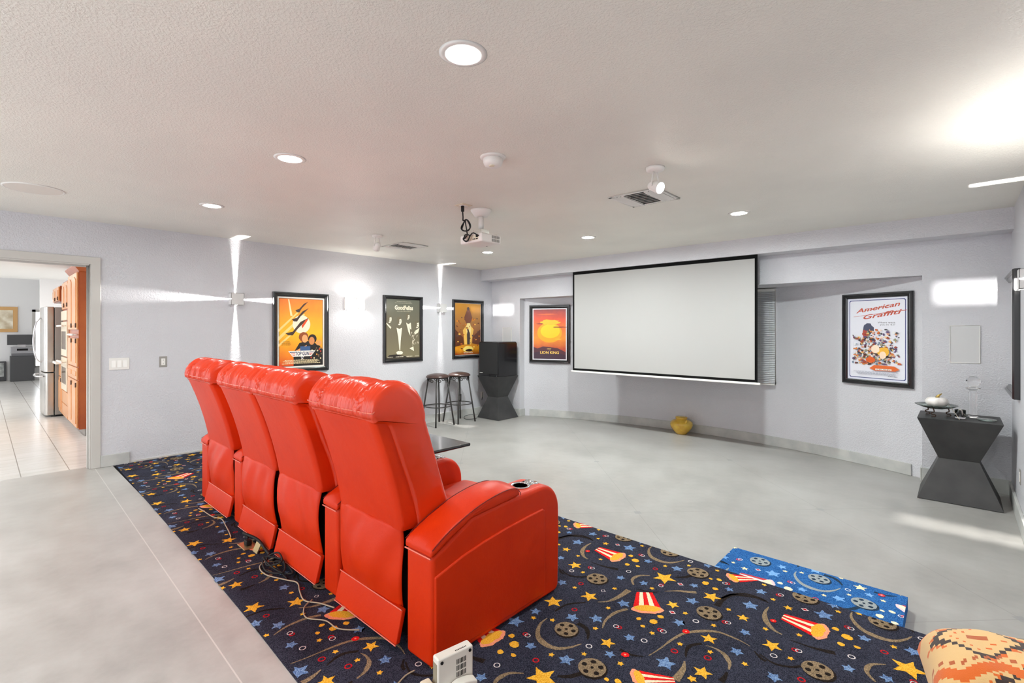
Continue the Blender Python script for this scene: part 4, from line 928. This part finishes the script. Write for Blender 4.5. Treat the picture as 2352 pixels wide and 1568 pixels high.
# ------------------------------------------------------------------ bar stools
M_STOOL = mat('dark_tooled_leather', (74, 56, 52), .3, bump=(60, .4, .004))
def stool(x, y):
    t = thing('bar_stool', '', 'bar stool', (x, y, 0), 'two iron bar stools')
    obj('seat', B().lathe([(.0001, .815), (.06, .813), (.12, .803), (.165, .785), (.185, .765), (.186, .755), (.17, .752), (.0001, .752)], (x, y, 0), 48), M_STOOL, t, smooth=True)
    b = B(); ringp = [(x+.158*math.cos(2*PI*k/40), y+.158*math.sin(2*PI*k/40), .745) for k in range(41)]; b.tube(ringp, .008, 8, cap=False); sc = obj('apron_ring', b, M_IRON, t, smooth=True)
    for k in range(8):                          # scrolls under the ring
        a = 2*PI*(k+.5)/8; b = B(); pts = []
        for i in range(22):
            q = i/21; th = q*2.6*PI; rr = .032*(1-.72*q); u, z = -.014+rr*math.cos(th+PI/2)*1, .706+rr*math.sin(th+PI/2)
            pts.append((x+.156*math.cos(a)-math.sin(a)*u, y+.156*math.sin(a)+math.cos(a)*u, z))
        b.tube(pts, .0062, 6); obj('scroll', b, M_IRON, sc, smooth=True)
    for k in range(4):
        a = PI/4+PI/2*k; b = B(); top = (x+.145*math.cos(a), y+.145*math.sin(a), .745); bot = (x+.26*math.cos(a), y+.26*math.sin(a), .006)
        b.tube([top, bot], [.011, .0125], 10); b.lathe([(.0001, 0), (.016, 0), (.014, .008), (.0001, .01)], (bot[0], bot[1], 0), 14); obj('leg', b, M_IRON, t, smooth=True)
    b = B(); zz = .30; rr = .213; pts = []
    for k in range(49):
        a = 2*PI*k/48; pts.append((x+(rr-.012*math.sin(2*(a-PI/4))**2)*math.cos(a), y+(rr-.012*math.sin(2*(a-PI/4))**2)*math.sin(a), zz))
    b.tube(pts, .008, 8, cap=False); obj('foot_ring', b, M_IRON, t, smooth=True); return t
s = stool(-6.07, 4.885); s['label'] = 'round iron bar stool nearer the red recliners'; 
copy_tree(s, (-6.04, 5.31, 0), 'round iron bar stool next to the left hourglass pedestal')

# ------------------------------------------------------------------ yellow pot
t = thing('ceramic_pot', 'yellow glazed lidded pot with two small ears on the floor under the screen', 'pot', (-2.95, 6.85, 0))
M_YEL = mat('yellow_glaze', (226, 188, 72), .16, coat=.5, var=((206, 160, 54), 9)); c = (-2.95, 6.85, 0)
obj('body', B().lathe([(.0001, .001), (.07, .001), (.078, .008), (.11, .045), (.145, .095), (.158, .135), (.15, .17), (.12, .196), (.085, .21), (.074, .216), (.074, .225)], c, 48), M_YEL, t, smooth=True)
obj('lid', B().lathe([(.07, .222), (.082, .226), (.084, .24), (.076, .248), (.04, .254), (.0001, .256)], c, 40), M_YEL, t, smooth=True)
for sg in (-1, 1):
    d = Vector((.74, -.67, 0))*sg*1; b = B(); b.tube([Vector(c)+d*.128+Vector((0, 0, .18)), Vector(c)+d*.155+Vector((0, 0, .20)), Vector(c)+d*.172+Vector((0, 0, .225))], [.016, .014, .006], 10); obj('ear_handle', b, M_YEL, t, smooth=True)
# ------------------------------------------------------------------ white electronics stand by the near recliner
t = thing('router', 'upright ivory router box on a curved stand on the carpet beside the nearest recliner', 'router', (-1.30, 1.10, PZ_+.006))
def rloc(bb, ang=math.radians(80), c=(-1.30, 1.115, PZ_+.006)):
    m = Matrix.Translation(c) @ Matrix.Rotation(ang, 4, 'Z'); return bb.xf(m)
# local: x across the wide face, y thickness (face looks to -y)
bod = obj('case', rloc(B().box(-.07, .07, -.02, .02, .03, .25)), mat('ivory_shell', (232, 226, 216), .4), t, bevel=.006, seg=3)
b = B()
for r_ in range(3):
    for k in range(7): b.box(.002+k*.0058, .005+k*.0058, -.0206, -.0196, .163+r_*.022, .180+r_*.022)
obj('rear_slots', rloc(b), M_DARK, bod)
b = B()
for k in range(8): b.box(.002+k*.0058, .005+k*.0058, -.014, -.008, .2496, .2505)
obj('top_slots', rloc(b), M_DARK, bod)
b = B()
for xx in (-.056, .056): b.cyl((xx, -.0225, .236), (xx, -.0195, .236), .0055, 16)
obj('rubber_feet', rloc(b), M_RUB, bod)
obj('port_side', rloc(B().box(-.0712, -.0698, -.012, .014, .05, .23)), mat('port_recess', (150, 140, 120), .5), bod)
b = B(); n = 14
for k in range(n+1):
    u = -1+2*k/n; hh = .16-.05*u*u*(1 if u < 0 else .3); b.v += [(u*.066, -.055, .0), (u*.066, -.055, hh), (u*.066, -.024, hh+.004), (u*.066, -.024, 0)]
for k in range(n):
    for i in range(4): b.f.append([k*4+i, k*4+(i+1) % 4, k*4+4+(i+1) % 4, k*4+4+i]); b.mi.append(0)
b.f += [[3, 2, 1, 0], [n*4, n*4+1, n*4+2, n*4+3]]; b.mi += [0, 0]
obj('stand', rloc(b), mat('ivory_shell', (232, 226, 216), .4), t, bevel=.004)
obj('side_module', rloc(B().box(-.115, -.08, -.012, .03, .0, .172)), M_IVORY, t, bevel=.005)

# ------------------------------------------------------------------ patterned floor cushion (bottom right)
KC = [mat('kilim_'+k, c, .9, sheen=.2, bump=(420, .5, .003)) for k, c in (('sand', (232, 192, 132)), ('orange', (226, 108, 34)), ('dark', (62, 46, 42)), ('rust', (190, 96, 48)))]
def kilim(i, j):
    """stepped motif colour of woven cell (i, j) on a 72 x 72 cloth"""
    z = abs((i+3) % 28-14)//2*1            # zigzag height
    band = (j-z*1-8) % 36
    if band < 5: return 1
    if band in (7, 8) and i % 4 < 2: return 3
    for ci, cj in ((20, 34), (52, 30), (36, 58), (8, 60), (66, 62), (36, 6)):
        d = abs(i-ci)//2*2*.9+abs(j-cj)//2*2
        if 12 <= d < 15: return 2
        if 15 <= d < 17 and (i+j) % 8 < 4: return 1
        if d < 2: return 3
        if 7 <= d < 9 and (i//2+j//2) % 3 == 0: return 1
    return 0
t = thing('floor_cushion', 'plump kilim-patterned orange and sand cushion in the bottom right corner on the starry carpet', 'cushion', (.12, 2.21, PZ_+.006))
nn = 54; b = B(); hw = .205
def cush(u, v, top):
    a, c = 2*u-1, 2*v-1; e = (1-abs(a)**3.2)*(1-abs(c)**3.2); h = .175*max(0, e)**.42
    pull = 1-.07*(1-abs(a)**2)*abs(c)**4-.07*(1-abs(c)**2)*abs(a)**4
    return Vector((a*hw*pull, c*hw*pull, (h if top else -h*.95)+.004*math.sin(9*a+4*c)*e))
mtx = Matrix.Translation((.12, 2.21, PZ_+.178)) @ Matrix.Rotation(math.radians(9), 4, 'Z') @ Matrix.Rotation(math.radians(-6), 4, 'Y') @ Matrix.Rotation(math.radians(4), 4, 'X')
for top in (1, 0):
    o0 = len(b.v); b.v += [tuple(mtx @ cush(i/nn, j/nn, top)) for j in range(nn+1) for i in range(nn+1)]
    for j in range(nn):
        for i in range(nn):
            q = [o0+j*(nn+1)+i, o0+j*(nn+1)+i+1, o0+(j+1)*(nn+1)+i+1, o0+(j+1)*(nn+1)+i]; b.f.append(q if top else q[::-1]); b.mi.append(kilim(i, j))
obj('cover', b, KC, t, smooth=True)

# ------------------------------------------------------------------ floor outlet and loose cables behind the recliners
t = thing('floor_outlet', 'brass floor outlet plate in the carpet behind the recliners, with a black plug in it', 'outlet', (-3.31, 1.14, PZ_+.006))
obj('plate', B().box(-3.375, -3.25, 1.10, 1.185, PZ_+.004, PZ_+.012), mat('brushed_brass', (200, 176, 128), .35, metal=.8), t, bevel=.002)
obj('flip_lid', B().hexa([(-3.215, 1.135, PZ_+.006), (-3.15, 1.135, PZ_+.006), (-3.15, 1.142, PZ_+.006), (-3.215, 1.142, PZ_+.006), (-3.215, 1.16, PZ_+.06), (-3.15, 1.16, PZ_+.06), (-3.15, 1.166, PZ_+.058), (-3.215, 1.166, PZ_+.058)]), mat('brushed_brass', (200, 176, 128), .35, metal=.8), t)
obj('plug', B().box(-3.335, -3.29, 1.125, 1.16, PZ_+.012, PZ_+.045), M_RUB, t, bevel=.006)
CZ0 = PZ_+.012
def cable(label, pts, r, m, loops=()):
    tag(obj('power_cable', B().tube(spline([(p[0], min(p[1], 1.17), CZ0+(p[2] if len(p) > 2 else 0)) for p in pts], 7), r, 7), m, smooth=True), label, 'cable', 'loose cables behind the recliners')
M_PALE = mat('pale_cable_sheath', (176, 160, 134), .4)
cable('thick black cable arching out of the brass floor outlet', [(-3.31, 1.142, .04), (-3.33, 1.13, .07), (-3.30, 1.12, .08), (-3.2, 1.16, .06), (-3.08, 1.2, .02), (-2.98, 1.26, 0)], .009, M_RUB)
cable('thin pale cable trailing from the farthest recliner across the carpet', [(-4.26, 1.12), (-4.18, 1.13), (-4.0, 1.14), (-3.9, 1.18), (-3.75, 1.15), (-3.62, 1.13), (-3.52, 1.11)], .0035, M_PALE)
cable('tangled black cable heap under the second and third recliners', [(-2.98, 1.25, .01), (-3.02, 1.16, .03), (-2.9, 1.10, .02), (-2.82, 1.15, .05), (-2.93, 1.19, .06), (-3.0, 1.12, .01), (-2.85, 1.08, .01), (-2.75, 1.13, .02), (-2.86, 1.18, .04), (-2.95, 1.10, .05), (-2.8, 1.12, .015), (-2.72, 1.17, .01), (-2.84, 1.2, .03), (-2.9, 1.14, .02), (-2.7, 1.13, 0)], .005, M_RUB)
cable('pale cable looping out of the cable heap along the second recliner', [(-2.95, 1.2, .03), (-2.97, 1.09, .0), (-2.84, 1.07, 0), (-2.7, 1.12, 0), (-2.62, 1.15, 0), (-2.52, 1.12, 0), (-2.42, 1.1, 0), (-2.34, 1.14, 0), (-2.25, 1.17, 0)], .0035, M_PALE)
cable('thin grey cable curving over the popcorn bucket behind the nearest recliner', [(-2.40, 1.13), (-2.36, 1.07), (-2.27, 1.04), (-2.18, 1.09), (-2.08, 1.10), (-2.0, 1.16)], .003, M_PALE)
cable('thin cable curling round the rear corner of the nearest recliner', [(-1.60, 1.2), (-1.60, 1.12), (-1.56, 1.05), (-1.47, 1.07), (-1.40, 1.11)], .003, M_PALE)
cable('dark cable loop behind the ivory router', [(-1.40, 1.2), (-1.33, 1.26), (-1.25, 1.26), (-1.24, 1.2), (-1.29, 1.16)], .004, M_RUB)
tag(obj('pedestal_cable', B().tube(spline([(LEFT+.012, 6.08, .30), (-6.22, 6.0, .26), (-6.12, 5.93, .42)], 6), .004, 7), M_RUB, smooth=True), 'short black cord from the wall outlet behind the left hourglass pedestal', 'cable')
tag(obj('floor_cable', B().tube(spline([(-6.05, 5.72, .006), (-6.0, 5.62, .006), (-6.1, 5.5, .006), (-6.22, 5.6, .03), (-6.15, 5.72, .05)], 6), .004, 7), M_RUB, smooth=True), 'black cord lying on the concrete between the bar stool and the left pedestal', 'cable')

# ------------------------------------------------------------------ kitchen through the doorway
KX1 = LEFT-.12; KF = PZ_
struct('floor_kitchen', B().box(-21, KX1+.02, -3, 3.2, -.1, KF-.0005), M_TILE)
struct('ceiling_kitchen', B().box(-14.2, KX1, -3, 3.2, 2.56, 2.66), M_KCEIL)
struct('ceiling_dining', B().box(-21, -14.2, -3, 3.2, 2.9, 3.0), M_KCEIL)
struct('trim_3', B().box(-14.35, -14.2, -3, 3.2, 2.56, 2.9), M_KCEIL)
struct('wall_kitchen_right', B().box(-14.0, KX1, 1.47, 1.57, 0, 2.56), M_KWALL)
struct('wall_kitchen_left', quad_wall(B(), 'y', -3.1, .1, -21, KX1, 0, 3, [(-9.5, -7, .3, 2.3), (-13.5, -10.5, .3, 2.3), (-18.5, -15, .3, 2.5)]), M_KWALL)  # unseen; window holes added to let world light into the kitchen
struct('wall_dining_right', B().box(-21, -14.0, 3.2, 3.3, 0, 3), M_KWALL)
struct('wall_kitchen_return', B().box(-14.1, -14.0, .83, 3.2, 0, 2.9), M_KWALL)
struct('wall_far', quad_wall(B(), 'x', -18.95, .1, -3, 3.2, 0, 2.9, [(1.02, 2.3, .5, 2.0)]), M_KWALL)
b = B()
for z0, z1, y0, y1 in ((2.0, 2.06, .96, 2.36), (.46, .5, .96, 2.36), (.46, 2.06, .96, 1.03), (.46, 2.06, 2.29, 2.36)): b.box(-18.86, -18.82, y0, y1, z0, z1)
struct('window_2', b, M_TRIM); struct('window_2_glass', B().box(-18.93, -18.92, 1.02, 2.3, .5, 2.0), mat('window_glass', (255, 255, 255), .0, trans=1, ior=1.0))
struct('baseboard_kitchen', B().box(-14.0, -13.985, .83, 1.47, KF, KF+.12), M_TRIM)
CY = .85
def door_panel(root, x0, x1, z0, z1, m, arch=False, pull=None):
    """raised door on a cabinet front that looks to -y"""
    d = obj('door', B().box(x0+.006, x1-.006, CY-.02, CY, z0+.006, z1-.006), m, root, bevel=.004)
    f = .055; P = [(x0+f, z0+f), (x1-f, z0+f), (x1-f, z1-f-(.05 if arch else 0))]
    if arch:
        for k in range(1, 8): u = k/8; P.append((x1-f-(x1-x0-2*f)*u, z1-f-.05+.05*math.sin(PI*u)))
    P.append((x0+f, z1-f-(.05 if arch else 0)))
    obj('raised_panel', B().prism(P, 'y', CY-.028, CY-.016), m, d, bevel=.004)
    if pull is not None:
        obj('handle', B().box(x1-.04, x1-.03, CY-.034, CY-.02, pull-.03, pull+.03), mat('pewter_handle', (92, 74, 66), .3, metal=.6), d, bevel=.004)
t = thing('pantry_cabinet', 'tall orange-brown pantry cabinet just inside the doorway with its side panel in view', 'cabinet', (-8.78, 1.15, KF))
obj('carcass', B().box(-9.26, -8.32, CY, 1.469, KF+.09, 2.27), M_WOOD, t); obj('toe_kick', B().box(-9.26, -8.32, CY+.06, 1.469, KF, KF+.09), M_GREY, t)
obj('side_panel', B().box(-8.32, -8.31, CY+.012, 1.469, KF+.09, 2.27), M_WOOD, t)
b = B(); b.prism([(CY-.002, 2.255), (CY-.05, 2.32), (CY-.05, 2.335), (1.469, 2.335), (1.469, 2.255)], 'x', -9.26, -8.27); obj('crown_moulding', b, M_WOOD, t, bevel=.003)
for x0 in (-9.25, -8.79):
    for z0, z1, arch, pl in ((1.50, 2.25, True, 1.56), (1.02, 1.40, False, 1.36), (KF+.72, 1.02, False, None), (KF+.1, KF+.72, False, KF+.66)): door_panel(t, x0, x0+.46, z0, z1, M_WOODL, arch, pl)
b = B(); b.cyl((-8.76, CY-.06, 1.44), (-8.34, CY-.06, 1.44), .014, 12); b.cyl((-8.73, CY-.06, 1.44), (-8.73, CY, 1.44), .008, 8); b.cyl((-8.37, CY-.06, 1.44), (-8.37, CY, 1.44), .008, 8); obj('towel_bar', b, M_WHITE, t, smooth=True)
t = thing('oven_cabinet', 'double oven with white handles built into an orange-brown cabinet beyond the pantry', 'oven', (-9.65, 1.15, KF))
obj('carcass', B().box(-10.02, -9.265, CY, 1.469, KF+.09, 2.22), M_WOOD, t); obj('toe_kick', B().box(-10.02, -9.265, CY+.06, 1.469, KF, KF+.09), M_GREY, t)
M_OVEN = mat('ivory_oven_enamel', (226, 214, 190), .25)
for z0, z1 in ((1.12, 1.62), (.62, 1.10)):
    d = obj('oven_door', B().box(-9.98, -9.31, CY-.03, CY, z0, z1), M_OVEN, t, bevel=.005); obj('oven_window', B().box(-9.9, -9.39, CY-.032, CY-.029, z0+.1, z1-.14), mat('oven_glass', (120, 110, 98), .1), d)
    b = B(); b.cyl((-9.95, CY-.075, z1-.06), (-9.34, CY-.075, z1-.06), .014, 12)
    for xx in (-9.92, -9.37): b.cyl((xx, CY-.075, z1-.06), (xx, CY-.03, z1-.06), .009, 8)
    obj('handle', b, M_WHITE, d, smooth=True)
obj('control_panel', B().box(-9.98, -9.31, CY-.03, CY, 1.64, 1.78), M_OVEN, t, bevel=.005)
for x0 in (-10.0, -9.64): door_panel(t, x0, x0+.36, 1.80, 2.20, M_WOODL, True, 1.86)
for z0, z1 in ((.42, .60), (KF+.1, .41)): obj('drawer', B().box(-9.99, -9.30, CY-.02, CY, z0, z1), M_WOODL, t, bevel=.005)
t = thing('base_cabinet', 'low wooden cabinet squeezed between the double oven and the refrigerator', 'cabinet', (-10.24, 1.15, KF))
obj('toe_kick', B().box(-10.46, -10.03, CY+.06, 1.469, KF, KF+.09), M_GREY, t)
obj('carcass', B().box(-10.46, -10.03, CY, 1.469, KF+.09, .98), M_WOOD, t); door_panel(t, -10.46, -10.03, KF+.1, .78, M_WOODL, False, .74); obj('drawer', B().box(-10.45, -10.04, CY-.02, CY, .79, .97), M_WOODL, t, bevel=.004)
tag(obj('countertop', B().box(-10.46, -10.03, CY-.09, 1.469, .981, 1.02), mat('white_counter', (240, 238, 232), .3), bevel=.006), 'short white countertop piece in front of the double oven edge', 'countertop')
t = thing('wall_cabinet', 'small upper wooden cabinet above the refrigerator', 'cabinet', (-10.9, 1.2, 1.95))
obj('carcass', B().box(-11.4, -10.47, CY, 1.469, 1.95, 2.2), M_WOOD, t); obj('filler_panel', B().box(-10.465, -10.04, CY+.03, 1.469, 1.3, 2.2), mat('dark_orange_wood', (140, 62, 26), .4), t)
for x0 in (-11.38, -10.93): door_panel(t, x0, x0+.45, 1.96, 2.19, M_WOODL, False, 2.0)
t = thing('refrigerator', 'tall stainless steel refrigerator with a long bowed door handle', 'refrigerator', (-10.95, 1.1, KF))
obj('cabinet', B().box(-11.40, -10.50, .79, 1.46, KF+.03, 1.86), M_GREY, t, bevel=.004); obj('base_grille', B().box(-11.38, -10.52, .80, 1.4, KF, KF+.03), M_DARK, t)
def fdoor(name, z0, z1):
    b = B(); b.prism([(-11.40, .782), (-10.498, .782), (-10.498, .70), (-10.55, .672), (-10.95, .655), (-11.35, .672), (-11.40, .70)], 'z', z0, z1); return obj(name, b, M_STEEL, t, bevel=.01, seg=3)
d1 = fdoor('upper_door', .84, 1.865); d2 = fdoor('freezer_drawer', KF+.03, .825)
obj('handle', B().tube(spline([(-10.92, .655, .98), (-10.92, .60, 1.06), (-10.92, .57, 1.32), (-10.92, .60, 1.60), (-10.92, .655, 1.70)], 6), .012, 10), M_CHROME, d1, smooth=True)
obj('handle', B().tube(spline([(-11.3, .655, .77), (-11.25, .60, .77), (-10.95, .58, .77), (-10.65, .60, .77), (-10.6, .668, .77)], 6), .012, 10), M_CHROME, d2, smooth=True)
# far end of the kitchen
t = thing('media_cabinet', 'dark grey low cabinet against the far kitchen wall', 'cabinet', (-18.6, .75, KF)); M_CAB = mat('dark_grey_laminate', (78, 78, 80), .6)
obj('carcass', B().box(-18.85, -18.40, .53, .985, KF, .80), M_CAB, t, bevel=.004)
t = thing('stereo_receiver', 'silver stereo receiver on the far dark cabinet', 'stereo', (-18.6, .75, .87)); obj('case', B().box(-18.8, -18.42, .54, .97, .872, 1.04), mat('silver_plastic', (160, 160, 164), .35, metal=.3), t, bevel=.004); obj('display', B().box(-18.42, -18.416, .65, .86, .945, 1.0), M_DARK, t); obj('volume_knob', B().cyl((-18.42, .92, .97), (-18.40, .92, .97), .03, 20), M_GREY, t)
tag(obj('disc_player', B().box(-18.8, -18.42, .55, .965, .802, .868), mat('dark_silver', (110, 110, 114), .4), bevel=.004), 'thin dark disc player under the silver stereo on the far cabinet', 'disc player')
t = thing('computer_monitor', 'wide dark monitor standing above the silver stereo at the far wall', 'monitor', (-18.6, .74, 1.04)); obj('panel', B().box(-18.50, -18.46, .47, .985, 1.10, 1.375), M_CAB, t, bevel=.004); obj('stand', B().box(-18.56, -18.46, .66, .82, 1.042, 1.11), M_CHROME, t)
t = thing('leaning_picture', 'small dark-framed picture leaning low on the far kitchen wall', 'picture', (-18.7, .3, KF)); obj('frame', B().box(-18.82, -18.78, .08, .46, KF, .66), M_CAB, t, bevel=.004); obj('print', B().box(-18.78, -18.776, .12, .42, KF+.12, .62), mat('pale_print', (196, 198, 196), .5, var=((120, 124, 120), 9)), t)
t = thing('wall_picture', 'light wooden framed botanical picture on the far kitchen wall', 'picture', (-18.85, .4, 1.78)); obj('frame', B().box(-18.85, -18.82, .05, .68, 1.44, 2.12), mat('light_maple', (216, 170, 112), .45), t, bevel=.006); obj('print', B().box(-18.82, -18.816, .12, .59, 1.53, 2.03), mat('cream_print', (244, 236, 216), .5, var=((196, 176, 140), 5)), t)
for x, y, lab in ((-10.2, -.55, 'added unseen light in the kitchen ceiling near the fridge'), (-8.0, -.55, 'added unseen light in the kitchen ceiling just past the doorway'), (-12.6, -.1, 'lit recessed light at the left edge in the kitchen ceiling')): downlight(x, y, 2.56, lab, 'kitchen ceiling lights', m=M_KLAMP)  # fridge and doorway lights are unseen, added to brighten the kitchen
vent(-9.1, -8.55, .25, .62, 2.56, 'white vent in the kitchen ceiling just above the doorway')

# ------------------------------------------------------------------ light
w = bpy.data.worlds.new('daylight'); SC.world = w; w.use_nodes = True
bg = w.node_tree.nodes['Background']; bg.inputs[0].default_value = (.93, .96, 1, 1); bg.inputs[1].default_value = WORLD
SC.view_settings.view_transform = 'Standard'; SC.view_settings.look = 'None'; SC.view_settings.gamma = 1; SC.view_settings.use_curve_mapping = False
SC.view_settings.exposure = EXPO
SC.cycles.max_bounces = 10; SC.cycles.diffuse_bounces = 6; SC.cycles.sample_clamp_indirect = 6; SC.cycles.caustics_reflective = False; SC.cycles.caustics_refractive = False
